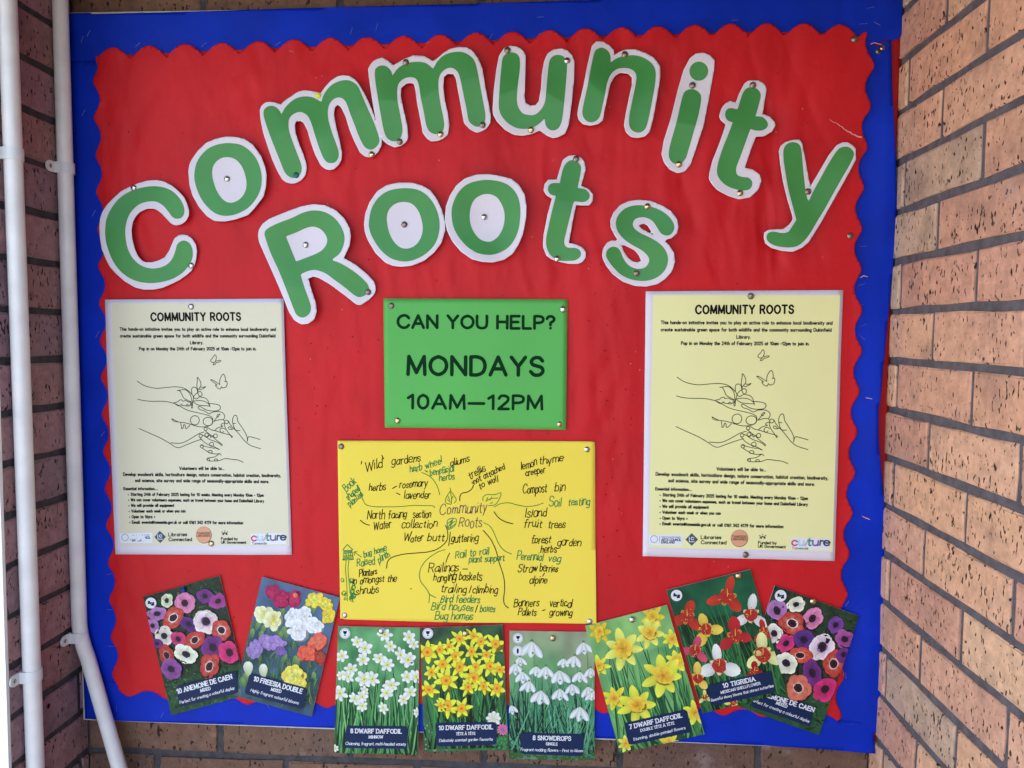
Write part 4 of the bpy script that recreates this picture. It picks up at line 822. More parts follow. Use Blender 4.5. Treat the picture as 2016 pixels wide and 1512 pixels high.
def poster(quad, H2, desc, mprint, seed, pins, y=-.0068):
    q = W(quad, y); pc = q.mean(0)
    t = thing('poster', desc, 'poster', (pc[0], y, pc[2]), 'community roots posters')
    disp = sheet_disp(seed, .0022, quad, y)
    sheet('paper', [quad], 12, y, disp, M_WHITE, t, .0003)
    rm = (lambda V: happ(H2, V)) if H2 is not None else None
    pr = q27([(122, 57), (1115, 57), (1075, 1418), (100, 1395)]); pr = [tuple(a) for a in (happ(H2, pr) if H2 is not None else np.array(pr))]
    sheet('tinted_print', [pr], 12, y-.00018, disp, mprint, t, 0)
    ink = Ink()
    text(ink, 'COMMUNITY ROOTS', *q27([(349, 155), (868, 153)]), 15.5, 3.7, gap=.34, sp=.6, slant=.02)
    ink.build('title', y, disp, M_INKK, t, .0004, rm)
    for s_, x0, x1, ya, yb, h in LINES:
        ink = Ink(); text(ink, s_, *q27([(x0, ya), (x1, yb)]), h/2.7*1.02, 1.55, gap=.27, sp=.62)
        if x0 in (175, 173): ink.disc(q27([(160, ya-5)])[0], 1.3, 8)
        ink.build('text_line', y, disp, M_INKK, t, .0004, rm)
    ink = Ink(); art(ink, 1.35)
    ink.build('hands_drawing', y, disp, M_INKK, t, .0004, rm)
    # logo row (traced at 5.305x from 1270,1030)
    Q = lambda pts: Z(5.305, 1270, 1030, pts)
    def L(fn, m, nm, lift=.0004):
        k = Ink(); fn(k); k.build(nm, y, disp, m, t, lift, rm)
    L(lambda k: k.poly(Q([(35, 118), (397, 118), (392, 230), (40, 222)])), M_LOGO['white'], 'logo_panel', .0003)
    L(lambda k: k.poly(Q([(1520, 152), (1925, 158), (1920, 276), (1518, 268)])), M_LOGO['white'], 'logo_panel', .0003)
    def arts(k):
        for a in np.arange(0, 360, 22): 
            r = math.radians(a); k.stroke(Q([(93+36*math.cos(r), 163+36*math.sin(r)), (93+36*math.cos(r+.2), 163+36*math.sin(r+.2))]), 1.0)
        k.stroke(Q([(151, 130), (151, 198)]), .7)
        text(k, 'ARTS COUNCIL', *Q([(170, 180), (375, 182)]), 4.4, 1.1); text(k, 'ENGLAND', *Q([(170, 207), (306, 208)]), 4.4, 1.1)
        text(k, 'Supported using public funding by', *Q([(170, 144), (368, 146)]), 1.6, .5)
    L(arts, M_LOGO['navy'], 'arts_council_logo')
    L(lambda k: k.poly(Q([(485, 100), (551, 167), (485, 233), (419, 167)])), M_LOGO['slate'], 'libraries_logo')
    def lc(k):
        k.stroke(Q([(460, 140), (460, 190), (512, 190)]), 1.3); k.stroke(Q(catmull([(506, 150), (490, 142), (478, 155), (488, 170), (506, 165)], 4)), 1.3)
    L(lc, M_LOGO['white'], 'libraries_logo_mark', .0006)
    for s_, a_, b_, hh, ww in (('Libraries', (582, 160), (790, 161), 6.4, 1.5), ('Connected', (582, 212), (843, 216), 6.4, 1.5), ('Funded by', (1180, 213), (1368, 217), 5.2, 1.3), ('UK Government', (1178, 250), (1463, 258), 5.2, 1.3)):
        L(lambda k: text(k, s_, *Q([a_, b_]), hh, ww), M_INKK, 'logo_lettering')
    def lib(k):
        for dx, dy, r in ((0, 0, 11), (-16, 5, 11), (16, 5, 11), (-27, -8, 7), (27, -8, 7), (0, -20, 8), (-12, 16, 7), (12, 16, 7), (-24, 14, 6), (24, 14, 6)):
            k.stroke(Q([(1225+dx, 135+dy), (1225+dx*1.25, 135+dy*1.2+3)]), r/5.305*1.35)
    L(lib, M_INKK, 'crest')
    L(lambda k: k.disc(Q([(983, 155)])[0], 17.2, 32), M_LOGO['brown'], 'round_logo_shadow', .00035)
    L(lambda k: k.disc(Q([(980, 152)])[0], 16.6, 32), M_LOGO['peach'], 'round_logo', .00055)
    def tl(k): text(k, 'TAMESIDE', *Q([(904, 145), (1056, 148)]), 3.9, .9); text(k, 'LIBRARIES', *Q([(900, 172), (1056, 176)]), 3.9, .9)
    L(tl, M_LOGO['brown'], 'round_logo_text', .0007)
    for s_, x0, x1, c in (('c', 1528, 1582, 'pink'), ('u', 1598, 1650, 'sky'), ('l', 1662, 1668, 'tan'), ('t', 1690, 1728, 'teal'), ('u', 1745, 1800, 'violet'), ('r', 1820, 1850, 'slate'), ('e', 1860, 1918, 'navy')):
        L(lambda k: text(k, s_, *Q([(x0, 226), (x1, 230)]), 15.2, 3.1), M_LOGO[c], 'culture_logo', .0006)
    L(lambda k: text(k, 'Tameside', *Q([(1530, 267), (1698, 270)]), 4.6, .75), M_LOGO['navy'], 'culture_logo_text', .0006)
    for p in pins: pin(*p, -y+.0022)
poster(PL, HRL, 'pale poster of hands and a seedling on the left, under the capital C', M_PRINTL, 21, [(376, 604, 's', 'at the top of the left poster'), (416, 1070, 'b', 'at the bottom of the left poster')])
poster(PR, None, 'yellow poster of hands and a seedling on the right, under the letter y', M_PRINTR, 25, [(1478, 583, 'd', 'at the top of the right poster'), (1468, 1092, 'd', 'at the bottom of the right poster')])

# green sign
y = -.0070; quad = Z(5.04, 740, 570, [(80, 90), (1902, 98), (1886, 1390), (92, 1367)]); pc = W(quad, y).mean(0)
t = thing('green_sign', 'green card asking can you help on Mondays, above the yellow sheet', 'sign', (pc[0], y, pc[2])); disp = sheet_disp(31, .003, quad, y)
sheet('card', [quad], 10, y, disp, M_SIGNG, t, .0004)
Q = lambda p: Z(5.04, 740, 570, p)
for s_, pp, hh, ww in (('CAN YOU HELP?', [(222, 378), (1768, 388)], 24, 5.6), ('MONDAYS', [(322, 840), (1660, 850)], 35, 7.2), ('10AM—12PM', [(322, 1176), (1648, 1186)], 26, 5.6)):
    ink = Ink(); text(ink, s_, *Q(pp), hh, ww, gap=.27, sp=.5); ink.build('lettering', y, disp, M_INKG, t, .0003)
for p in ((771, 602, 'd', 'at the top left corner of the green sign'), (1108, 609, 's', 'at the top right corner of the green sign'), (782, 828, 'b', 'at the bottom left corner of the green sign'), (1103, 835, 'b', 'at the bottom right corner of the green sign')): pin(*p, -y+.002)

# yellow mind-map sheet
y = -.0072; Q = lambda p: Z(3.7333, 650, 850, p)
quad = Q([(57, 64), (900, 66), (1935, 69), (1947, 75), (1949, 800), (1957, 1408), (1000, 1398), (78, 1374), (66, 700)]); pc = W(quad, y).mean(0)
t = thing('handwritten_sheet', 'large yellow sheet with a handwritten mind map of garden ideas', 'sheet of paper', (pc[0], y, pc[2])); disp = sheet_disp(37, .0022, quad, y)
sheet('paper', [quad], 10, y, disp, M_YEL, t, .0003)
ik, ig, ig2, ip = Ink(), Ink(), Ink(), Ink()
HW = [(ik, 'Wild', 262, 290, 385, 258, 70), (ik, 'gardens', 455, 246, 665, 210, 62), (ig, 'herb', 590, 298, 675, 278, 50), (ig, 'wheel', 705, 272, 825, 222, 52), (ig, 'beneficial', 738, 322, 910, 288, 50), (ig, 'herbs', 806, 362, 915, 342, 48),
      (ik, 'aliums', 886, 250, 1025, 218, 52), (ik, 'trellis', 1032, 345, 1140, 278, 52), (ik, 'not attached', 1062, 384, 1285, 268, 44), (ik, 'to wall', 1102, 420, 1235, 362, 46), (ik, 'lemon', 1405, 278, 1520, 250, 58), (ik, 'thyme', 1538, 244, 1712, 214, 56),
      (ik, 'creeper', 1437, 325, 1580, 300, 52), (ik, 'herbs', 288, 430, 410, 426, 58), (ik, 'rosemary', 512, 408, 712, 400, 54), (ik, 'lavender', 545, 490, 735, 484, 56), (ig, 'Book', 125, 442, 195, 372, 56), (ig, 'shaped', 135, 500, 225, 425, 46), (ig, 'planted', 152, 552, 245, 465, 46),
      (ik, 'Compost', 1415, 458, 1590, 445, 66), (ik, 'bin', 1650, 438, 1725, 434, 64), (ig, 'Soil', 1607, 545, 1695, 542, 66), (ig, 'testing', 1750, 540, 1905, 536, 60), (ik, 'Island', 1432, 624, 1588, 620, 66), (ik, 'fruit', 1425, 706, 1555, 700, 62), (ik, 'trees', 1602, 706, 1725, 704, 58),
      (ik, 'forest', 1480, 820, 1618, 818, 60), (ik, 'garden', 1668, 832, 1838, 834, 56), (ik, 'herbs', 1546, 888, 1662, 884, 58), (ig, 'Perennial', 1372, 940, 1562, 944, 60), (ig, 'veg', 1602, 950, 1690, 952, 58), (ik, 'Straw', 1378, 1028, 1520, 1028, 58), (ik, 'berries', 1540, 1028, 1672, 1028, 58), (ik, 'alpine', 1466, 1114, 1592, 1114, 56),
      (ik, 'North', 275, 638, 398, 630, 64), (ik, 'facing', 430, 634, 562, 628, 56), (ik, 'section', 612, 628, 740, 624, 58), (ik, 'Water', 320, 716, 448, 704, 60), (ik, 'collection', 526, 706, 785, 700, 62), (ik, 'Water', 542, 802, 682, 800, 56), (ik, 'butt', 716, 802, 838, 800, 58), (ik, 'guttering', 890, 804, 1086, 802, 58),
      (ip, 'Community', 805, 606, 1150, 590, 84), (ip, 'Roots', 948, 694, 1112, 694, 78), (ig, 'bug home', 252, 920, 415, 872, 46), (ig, 'Raised', 200, 990, 328, 968, 56), (ig, 'plinth', 360, 960, 442, 915, 50), (ik, 'Planters', 217, 1060, 345, 1046, 52), (ik, 'in amongst the', 166, 1112, 488, 1098, 52), (ik, 'shrubs', 192, 1190, 355, 1182, 56),
      (ig, 'Rail to rail', 922, 926, 1166, 896, 54), (ig, 'plant support', 1022, 958, 1280, 944, 48), (ik, 'Railings', 724, 1030, 946, 1018, 66), (ik, 'hanging baskets', 762, 1092, 1112, 1086, 60), (ik, 'trailing', 816, 1174, 1000, 1178, 60), (ik, 'climbing', 1046, 1180, 1228, 1182, 60),
      (ig, 'Bird feeders', 812, 1246, 1100, 1252, 56), (ig, 'Bird houses', 745, 1300, 1050, 1312, 60), (ig, 'boxes', 1102, 1318, 1210, 1322, 54), (ig, 'Bug homes', 772, 1370, 1045, 1376, 60), (ik, 'Banners', 1350, 1284, 1532, 1280, 58), (ik, 'Pallets', 1382, 1346, 1512, 1346, 54), (ik, 'vertical', 1612, 1284, 1776, 1280, 58), (ik, 'growing', 1612, 1350, 1776, 1350, 54)]
random.seed(11)
for kk, s_, x0, y0, x1, y1_, h in HW:
    wk = Ink(); text(wk, s_, *Q([(x0, y0), (x1, y1_)]), h/3.7333*.97, 1.65 if kk is not ip else 1.45, slant=.26, jit=.058, gap=.19, sp=.5)
    wk.build('handwriting', y, disp, M_PENK if kk is ik else M_PENG if kk is ig else M_PENP, t, .0003)
def ln(kk, pts, wd=1.7): kk.stroke(Q(catmull(pts, 6)), wd)
for pts in ([(235,215),(232,235)], [(382,172),(395,198)], [(460,415),(490,397)], [(490,448),(515,460)], [(700,283),(718,293)], [(1042,368),(1054,380)], [(225,648),(255,672),(290,684)], [(603,730),(592,757)], [(885,735),(880,780),(873,832)], [(880,888),(865,920),(853,955)], [(976,1004),(1012,1005)],
            [(1040,1128),(1022,1180)], [(1575,1038),(1562,1060)], [(1560,1312),(1580,1306)], [(955,505),(955,475),(970,450),(1010,440),(1040,420),(1055,390)], [(1205,585),(1240,630),(1290,660),(1343,674)], [(850,685),(862,715),(866,770),(845,815),(790,858),(720,880),(640,888),(540,898),(460,920),(425,950),(416,1000)],
            [(1125,720),(1180,785),(1220,870),(1240,950),(1275,1060),(1283,1150),(1275,1230),(1285,1270),(1310,1292)], [(1085,1270),(1068,1322)]): ln(ik, pts)
for pts in ([(675,298),(715,315),(755,345),(785,390),(800,430),(807,460)], [(198,390),(225,440),(245,500),(270,535),(330,548),(420,550),(520,548),(600,540),(680,540),(755,542),(770,555)], [(1208,550),(1250,528),(1310,520),(1370,535),(1440,548),(1510,542),(1565,524)],
            [(1130,665),(1175,690),(1205,740),(1240,820),(1280,870),(1333,896)], [(848,862),(790,882),(720,930),(675,985),(658,1050),(670,1100),(710,1150),(735,1190),(778,1214)], [(733,1186),(732,1215),(728,1250)], [(180,880),(205,900),(235,920)], [(200,878),(178,882),(182,905)],
            [(883,410),(885,430),(860,470),(848,500),(858,522),(890,530)], [(885,430),(915,470),(928,500),(912,522)], [(884,440),(893,480),(893,525)], [(868,470),(880,500)], [(905,470),(896,490)], [(862,495),(885,515)], [(1165,540),(1210,535),(1240,500),(1256,448),(1210,460),(1150,460),(1125,480),(1125,505)], [(1145,510),(1180,490),(1235,485)], [(1160,480),(1150,500)], [(1190,475),(1175,500)], [(1180,525),(1195,515)],
            [(870,712),(862,680),(868,645),(900,632),(928,640),(922,680),(895,705),(870,712),(885,670),(905,640)], [(868,670),(895,648)], [(872,690),(918,655)], [(880,705),(924,672)], [(905,635),(885,700)]): ln(ig2 if pts[0][0] not in (870, 868, 872, 880, 905) else ig, pts, 1.4)
# bug house drawing and shrubs
for pts in ([(98,862),(128,826),(166,862)], [(98,862),(104,872),(160,870),(168,862)], [(104,870),(102,930)], [(160,868),(172,928)], [(95,935),(130,928),(172,932)], [(97,940),(172,936)], [(106,890),(160,885)], [(104,912),(166,908)], [(110,880),(156,878)], [(118,895),(122,908)], [(135,893),(140,906)], [(150,892),(154,905)], [(110,922),(164,918)]):
    ig.stroke(Q(pts), 1.6)
for pts in ([(119,945),(115,1010),(122,1080),(125,1150),(130,1240)], [(140,945),(134,1010),(140,1090),(150,1180),(172,1250)]): ln(ig2, pts, 1.3)
rr = random.Random(3)
for k in range(17):
    cx_ = rr.choice([rr.uniform(82, 120), rr.uniform(140, 178)]); cy_ = rr.uniform(1075, 1245); r_ = rr.uniform(9, 18); a0 = rr.uniform(0, 6)
    ln(ig if k % 2 else ig2, [(cx_+r_*(.5+.5*t/9)*math.cos(a0+t*.8), cy_+r_*.9*math.sin(a0+t*.8)) for t in range(11)], 1.2)
ig2.disc(Q([(596, 1150)])[0], 1.4, 8)
ik.build('black_pen_lines', y, disp, M_PENK, t, .0003)['kind'] = 'stuff'; ig.build('green_sketch', y, disp, M_PENG, t, .0003)['kind'] = 'stuff'; ig2.build('green_pen_lines', y, disp, M_PENG2, t, .0003)['kind'] = 'stuff'
for p in ((672, 879, 'd', 'at the top left corner of the yellow sheet'), (1156, 885, 's', 'at the top right corner of the yellow sheet'), (679, 1211, 's', 'at the bottom left corner of the yellow sheet'), (1161, 1223, 's', 'at the bottom right corner of the yellow sheet')): pin(*p, -y+.0018)

# ------------------------------------------------------------------ flower packets (printed photographs)
class Paint:
    """a printed photograph: flat petals, leaves and blurred ground, colour per vertex"""
    def __init__(s, quad):
        s.q = quad; s.H = homog(quad, [(0, 0), (1, 0), (1, 1), (0, 1)]); s.Hi = np.linalg.inv(s.H); s.V = []; s.F = []; s.Cc = []; s.L = []; s.k = 0
        s.tilt = None
    def tri(s, pts, cols, faces):
        if s.tilt:
            (cx, cy), a, f = s.tilt; ca, sa = math.cos(a), math.sin(a); o_ = []
            for p in pts:
                dx, dy = p[0]-cx, p[1]-cy; u = dx*ca+dy*sa; v = (-dx*sa+dy*ca)*f; o_.append((cx+u*ca-v*sa, cy+u*sa+v*ca))
            pts = o_
        s.k += 1; b = len(s.V); s.V += [tuple(p) for p in pts]; s.Cc += [tuple(c) for c in cols]; s.F += [tuple(i+b for i in f) for f in faces]; s.L += [s.k]*len(pts)
    def bg(s, fn, n=34, m=52):
        uv = [(i/n, j/m) for j in range(m+1) for i in range(n+1)]; px = happ(s.Hi, uv)
        cols = [fn(u, v) for u, v in uv]
        s.tri(px, cols, [(j*(n+1)+i, (j+1)*(n+1)+i, (j+1)*(n+1)+i+1, j*(n+1)+i+1) for j in range(m) for i in range(n)])
    def petal(s, c, ang, ln_, wd, c0, c1, c2=None, pts=None, pw=1.0, point=0.0, start=.0):
        """petal from centre c towards ang; c0 base colour, c1 tip colour, c2 rim"""
        c2 = c2 or c1; n = 7; ca, sa = math.cos(ang), math.sin(ang); L = []
        def P(t, w): return (c[0]+ca*(start+t)*ln_-sa*w*wd, c[1]+sa*(start+t)*ln_+ca*w*wd)
        ln_ *= random.uniform(.92, 1.08); wd *= random.uniform(.85, 1.1); side = random.uniform(.5, .75)
        prof = [(0, .18), (.2, .55), (.45, .92), (.7, 1.0*(1-point*.3)), (.88, .72*(1-point*.55)), (1.0, .22*(1-point))]
        left = [P(t, w/2) for t, w in prof]; right = [P(t, -w/2) for t, w in prof]; mid = [P(t*.96, 0) for t, w in prof]
        mix = lambda a, b, t: tuple(a[i]*(1-t)+b[i]*t for i in range(3))+(1,)
        pts_ = left+mid+right; cols = [mix(dk(c1, side), c2, t**1.5) for t, w in prof]+[mix(c0, c1, t**pw) for t, w in prof]+[mix(dk(c1, side*.8), dk(c2, .9), t**1.5) for t, w in prof]
        k = len(prof); Fc = []
        for a in (0, 1):
            for i in range(k-1): Fc.append((a*k+i, a*k+i+1, (a+1)*k+i+1, (a+1)*k+i))
        s.tri(pts_, cols, Fc)
    def disc(s, c, r, c0, c1=None, n=12, ry=None, wob=0):
        c1 = c1 or c0; ry = ry or r
        pts = [c]+[(c[0]+r*(1+random.uniform(-wob, wob))*math.cos(2*math.pi*i/n), c[1]+ry*(1+random.uniform(-wob, wob))*math.sin(2*math.pi*i/n)) for i in range(n)]
        s.tri(pts, [c0]+[c1]*n, [(0, 1+i, 1+(i+1) % n) for i in range(n)])
    def blade(s, p0, p1, w, c0, c1, bend=0):
        p0 = np.array(p0, float); p1 = np.array(p1, float); d = p1-p0; nn = np.array([-d[1], d[0]]); nn = nn/max(np.hypot(*nn), 1e-6); pts = []; cols = []
        for i in range(7):
            t = i/6; c = p0+d*t+nn*bend*math.sin(math.pi*t); ww = w*(1-t**2.2)*.5+.15
            for sd_, f in ((1, 1.15), (0, 1), (-1, .7)):
                pts.append(tuple(c+nn*ww*sd_)); cols.append(tuple((c0[k]*(1-t)+c1[k]*t)*f for k in range(3))+(1,))
        s.tri(pts, cols, [(3*i+a, 3*i+a+1, 3*i+a+4, 3*i+a+3) for i in range(6) for a in (0, 1)])
    def build(s, name, y, disp, parent):
        V = np.array(s.V); uv = np.clip(happ(s.H, V), 0.0, 1.0); V = happ(s.Hi, uv)
        P = W(V, y); P[:, 1] = y-disp(P[:, 0], P[:, 2])-.0001-np.array(s.L)*.0000022
        o = obj(name, P, s.F, M_PHOTO, parent, cols=s.Cc)
        return o, .0001+s.k*.0000022
def jit(c, a=.15): f = 1+random.uniform(-a, a); return (min(.9, c[0]*f), min(.9, c[1]*f), min(.9, c[2]*f), 1)
def dk(c, f): return (c[0]*f, c[1]*f, c[2]*f, 1)
def ramp(v, *st):
    for (a, ca), (b, cb) in zip(st[:-1], st[1:]):
        if v <= b: t = max(0, (v-a)/(b-a)); return tuple(ca[i]*(1-t)+cb[i]*t for i in range(3))+(1,)
    return st[-1][1]
def green_bg(base, dark, light, seed, sc=7):
    def fn(u, v):
        a = noise.noise(Vector((u*sc, v*sc*1.5, seed)))*.5+.5; b = noise.noise(Vector((u*sc*3.3, v*sc*4, seed+5)))*.5+.5
        t = max(0, min(1, (a*.65+b*.35-.28)*2.2)); c = tuple(dark[k]*(1-t)+light[k]*t for k in range(3)); return (*[c[k]*.55+base(u, v)[k]*.45 for k in range(3)], 1)
    return fn
def leaves(P, n, x0, x1, y0, y1, cols, ln_=(8, 18), wd=(2, 4.5), ang=(0, 6.28)):
    for k in range(n):
        c = random.choice(cols); a = random.uniform(*ang); L = random.uniform(*ln_)
        P.petal((random.uniform(x0, x1), random.uniform(y0, y1)), a, L, random.uniform(*wd), dk(c, .6), jit(c, .25), dk(c, 1.1), point=.8)
def anemone(P, c, r, col, ring=None, dark=None, rot=None, n=None, sq=1.0):
    r *= 1.16
    P.tilt = (c, random.uniform(0, 3.14), random.uniform(.68, .96))
    rot = rot if rot is not None else random.uniform(0, 6); n = n or random.choice([5, 6, 7]); dark = dark or alb(40, 25, 45)
    P.disc((c[0]+r*.06, c[1]+r*.08), r*.97, alb(25, 22, 32), alb(22, 24, 30), 14)
    for lay, f in ((0, 1.0), (1, .86)):
        for k in range(n):
            a = rot+(k+.5*lay)*2*math.pi/n+random.uniform(-.08, .08)
            cc = jit(col, .16)
            P.petal(c, a, r*f*random.uniform(.92, 1.05), r*.95*f, dk(ring, 1) if ring else dk(cc, .55), cc, dk(cc, 1.18), pw=.45 if ring else .8)
    if ring: P.disc(c, r*.42, ring, ring, 12, wob=.12)
    P.disc(c, r*.34, dk(dark, 1.5), dark, 12, wob=.12); P.disc(c, r*.17, dk(dark, .4), dk(dark, .8), 8)
    for k in range(9):
        a = k*.7; P.disc((c[0]+r*.29*math.cos(a), c[1]+r*.29*math.sin(a)), r*.045, dk(dark, .3), None, 5)
    P.tilt = None
def rosette(P, c, r, col, inner=None, n=9, layers=4, ruffle=.14):
    P.tilt = (c, random.uniform(0, 3.14), random.uniform(.72, .95))
    inner = inner or dk(col, 1.1); P.disc((c[0]+r*.05, c[1]+r*.1), r*.9, dk(col, .3), dk(col, .25), 12)
    for lay in range(layers):
        f = 1-lay*.24; nn = max(4, n-lay*2)
        for k in range(nn):
            a = (k+.5*(lay % 2))*2*math.pi/nn+random.uniform(-.2, .2); t = lay/max(1, layers-1)
            cc = tuple(col[i]*(1-t)+inner[i]*t for i in range(3)); cc = jit(cc, ruffle)
            P.petal(c, a, r*f*random.uniform(.8, 1.15), r*f*random.uniform(.6, .95), dk(cc, .42), cc, dk(cc, 1.12), pw=.7)
    P.tilt = None
def daff(P, c, r, pet, cup, cupin, rot=None, cr=.32, point=.5, wid=.62):
    P.tilt = (c, random.uniform(0, 3.14), random.uniform(.7, .97))
    rot = rot if rot is not None else random.uniform(0, 1.0); P.disc((c[0]+r*.1, c[1]+r*.14), r*.7, dk(pet, .18), dk(pet, .15), 10)
    for k in (0, 2, 4, 1, 3, 5):
        cc = jit(pet, .08); P.petal(c, rot+k*math.pi/3+random.uniform(-.1, .1), r*random.uniform(.92, 1.08), r*wid, dk(cc, .62), cc, dk(cc, 1.08), pw=.5, point=point)
    P.disc(c, r*cr*1.15, dk(cup, .6), dk(cup, .7), 10); P.disc(c, r*cr, cupin, cup, 10, wob=.08); P.disc((c[0], c[1]+r*.03), r*cr*.45, dk(cupin, .45), cupin, 8)
    P.tilt = None

def packet(quad, desc, seed, paintfn, banner, lines, badges, pins_, y=-.0085, thick=.0012, amp=.0012):
    random.seed(seed); pc = W(quad, y).mean(0)
    t = thing('bulb_packet', desc, 'flower packet', (pc[0], y, pc[2]), 'flower bulb packet fronts')
    tilt = random.uniform(-.002, .004)
    def disp(x, z): return amp*(nz(x, z, 8, 7, seed*.7)+.5)+tilt*(z-pc[2])*5
    sheet('card', [quad], 12, y, disp, M_CARD, t, thick)
    P = Paint(quad); paintfn(P); o, h = P.build('flower_photo', y, disp, t)
    ink = Ink()
    bz = catmull(banner, 3, True) if len(banner) > 4 else banner
    k = Ink(); 
    # banner with rounded corners
    bb = [np.array(b_, float) for b_ in banner]; rd = []
    for i in range(4):
        a, b_, c_ = bb[i-1], bb[i], bb[(i+1) % 4]; u1 = (a-b_)/np.hypot(*(a-b_)); u2 = (c_-b_)/np.hypot(*(c_-b_)); R_ = 5
        for tt in np.linspace(0, 1, 5): rd.append(tuple(b_+u1*R_*(1-tt)**2+u2*R_*tt**2))
    sheet('title_panel', [rd], 5, y-h-.0002, disp, M_NAVY, t, 0)
    for (s_, p0, p1, hh, ww, ser) in lines:
        w_ = Ink(); text(w_, s_, p0, p1, hh, ww, serif=ser, gap=.26 if ser else .16, slant=0 if ser else .12, jit=0 if ser else .03, sp=.45)
        w_.build('panel_lettering', y, disp, M_WINK, t, h+.0003)
    for kind, c, r in badges:
        b1 = Ink(); b1.disc(c, r, 24); b1.build('badge', y, disp, M_WINK, t, h+.0002)
        b2 = Ink()
        if kind == 'cup':
            for a in np.arange(0, 360, 15): q_ = math.radians(a); b2.stroke([(c[0]+r*.84*math.cos(q_), c[1]+r*.84*math.sin(q_)), (c[0]+r*.84*math.cos(q_+.12), c[1]+r*.84*math.sin(q_+.12))], .7)
            b2.poly([(c[0]-r*.38, c[1]-r*.45), (c[0]+r*.38, c[1]-r*.45), (c[0]+r*.28, c[1]), (c[0]+r*.06, c[1]+r*.14), (c[0]+r*.06, c[1]+r*.3), (c[0]+r*.26, c[1]+r*.45), (c[0]-r*.26, c[1]+r*.45), (c[0]-r*.06, c[1]+r*.3), (c[0]-r*.06, c[1]+r*.14), (c[0]-r*.28, c[1])])
        elif kind == 'fly':
            for dx, dy, rx in ((-.35, -.2, .22), (-.12, .05, .18), (-.45, .08, .15), (.42, .0, .2), (.2, .3, .2), (.45, .32, .17), (.1, -.05, .13)): b2.disc((c[0]+dx*r, c[1]+dy*r), rx*r, 8)
        else:
            for a in np.arange(0, 360, 18): q_ = math.radians(a); b2.stroke([(c[0]+r*.84*math.cos(q_), c[1]+r*.84*math.sin(q_)), (c[0]+r*.84*math.cos(q_+.12), c[1]+r*.84*math.sin(q_+.12))], .7)
            b2.disc((c[0], c[1]-r*.28), r*.2, 8); b2.disc((c[0], c[1]+r*.02), r*.24, 8); b2.disc((c[0], c[1]+r*.32), r*.2, 8)
        b2.build('badge_mark', y, disp, M_INKK, t, h+.0003)
    for p in pins_: pin(*p, -y+h+.0016)
    return t

# colours
cW, cPk, cMg, cPu, cRd, cLi = alb(205, 200, 205), alb(205, 120, 175), alb(190, 50, 120), alb(105, 45, 125), alb(175, 50, 45), alb(165, 110, 180)
cGd, cGm, cGl = alb(22, 40, 32), alb(40, 85, 60), alb(85, 135, 75)
def f1(q5):
    def fn(P):
        P.bg(green_bg(lambda u, v: cGd if v < .75 else cGm, alb(18, 26, 28), alb(45, 70, 52), 3.1, 8))
        ga = [alb(45, 80, 55), alb(60, 105, 65), alb(30, 60, 45), alb(80, 120, 80)]
        for k in range(210):
            u, v = random.uniform(0, 1), random.uniform(.68, 1); px = happ(P.Hi, [(u, v)])[0]; c = random.choice(ga); P.petal(px, random.uniform(0, 6.28), random.uniform(3, 9), random.uniform(1.5, 3.2), dk(c, .5), jit(c, .3), dk(c, 1.1), point=.8)
        for k in range(420):
            u, v = random.uniform(0, 1), random.uniform(0, 1); px = happ(P.Hi, [(u, v)])[0]; c = random.choice(ga); f_ = random.choice([.15, .3, .5, .8]) if v < .68 else random.choice([.3, .6, 1.0, 1.3]); P.petal(px, random.uniform(0, 6.28), random.uniform(4, 12), random.uniform(1.5, 4), dk(c, .3*f_), dk(c, f_), dk(c, 1.1*f_), point=.8)
        for k in range(30):
            u, v = random.uniform(0, 1), random.uniform(0, .25); px = happ(P.Hi, [(u, v)])[0]; c = random.choice(ga); P.petal(px, random.uniform(0, 6.28), random.uniform(8, 20), random.uniform(3, 6), dk(c, .4), dk(c, .7), dk(c, .8), point=.8)
        for (x, y_, r, c, ring) in q5: anemone(P, (x, y_), r, c, ring)
    return fn
Z5 = lambda x, y_: (270+x/5.04, 1120+y_/5.04)
A1 = [(300, 310, 65, alb(205, 205, 190), None), (480, 335, 92, cPk, None), (680, 265, 72, cPu, None), (810, 315, 82, alb(150, 60, 140), None), (205, 440, 88, cLi, None), (365, 480, 105, cRd, alb(225, 200, 205)), (160, 560, 60, cLi, None), (520, 540, 88, alb(85, 40, 125), None), (690, 515, 110, alb(215, 195, 215), alb(150, 100, 160)), (845, 600, 98, cRd, alb(220, 190, 200)),
      (275, 660, 88, alb(215, 200, 210), None), (415, 690, 80, cMg, None), (580, 700, 96, cRd, alb(210, 160, 170)), (760, 770, 110, cPu, None), (205, 735, 55, cPu, None), (925, 820, 108, alb(200, 50, 120), None), (300, 850, 95, alb(160, 45, 50), alb(190, 120, 120)), (495, 840, 106, alb(222, 222, 212), None), (345, 985, 98, alb(130, 70, 150), None), (725, 960, 115, alb(170, 45, 45), alb(215, 170, 175))]
A1px = [(Z5(x, y_)[0], Z5(x, y_)[1], r/5.04, c, g_) for x, y_, r, c, g_ in A1]
packet([(282, 1175), (432.5, 1133), (488.5, 1367), (338, 1408)], 'packet of mixed anemones at the far left, leaning to the left', 41, f1(A1px),
       [Z5(385, 1165), Z5(985, 1015), Z5(1010, 1225), Z5(425, 1370)],
       [('10 ANEMONE DE CAEN', Z5(412, 1228), Z5(952, 1078), 8.6, 1.9, True), ('MIXED', Z5(642, 1212), Z5(738, 1188), 5.6, 1.2, True), ('Perfect for creating a colourful display', Z5(437, 1330), Z5(975, 1183), 5.6, .8, False)],
       [('fly', Z5(147, 332), 10.8)], [(361, 1162, 'u', 'at the top of the left anemone packet')], y=-.0080)
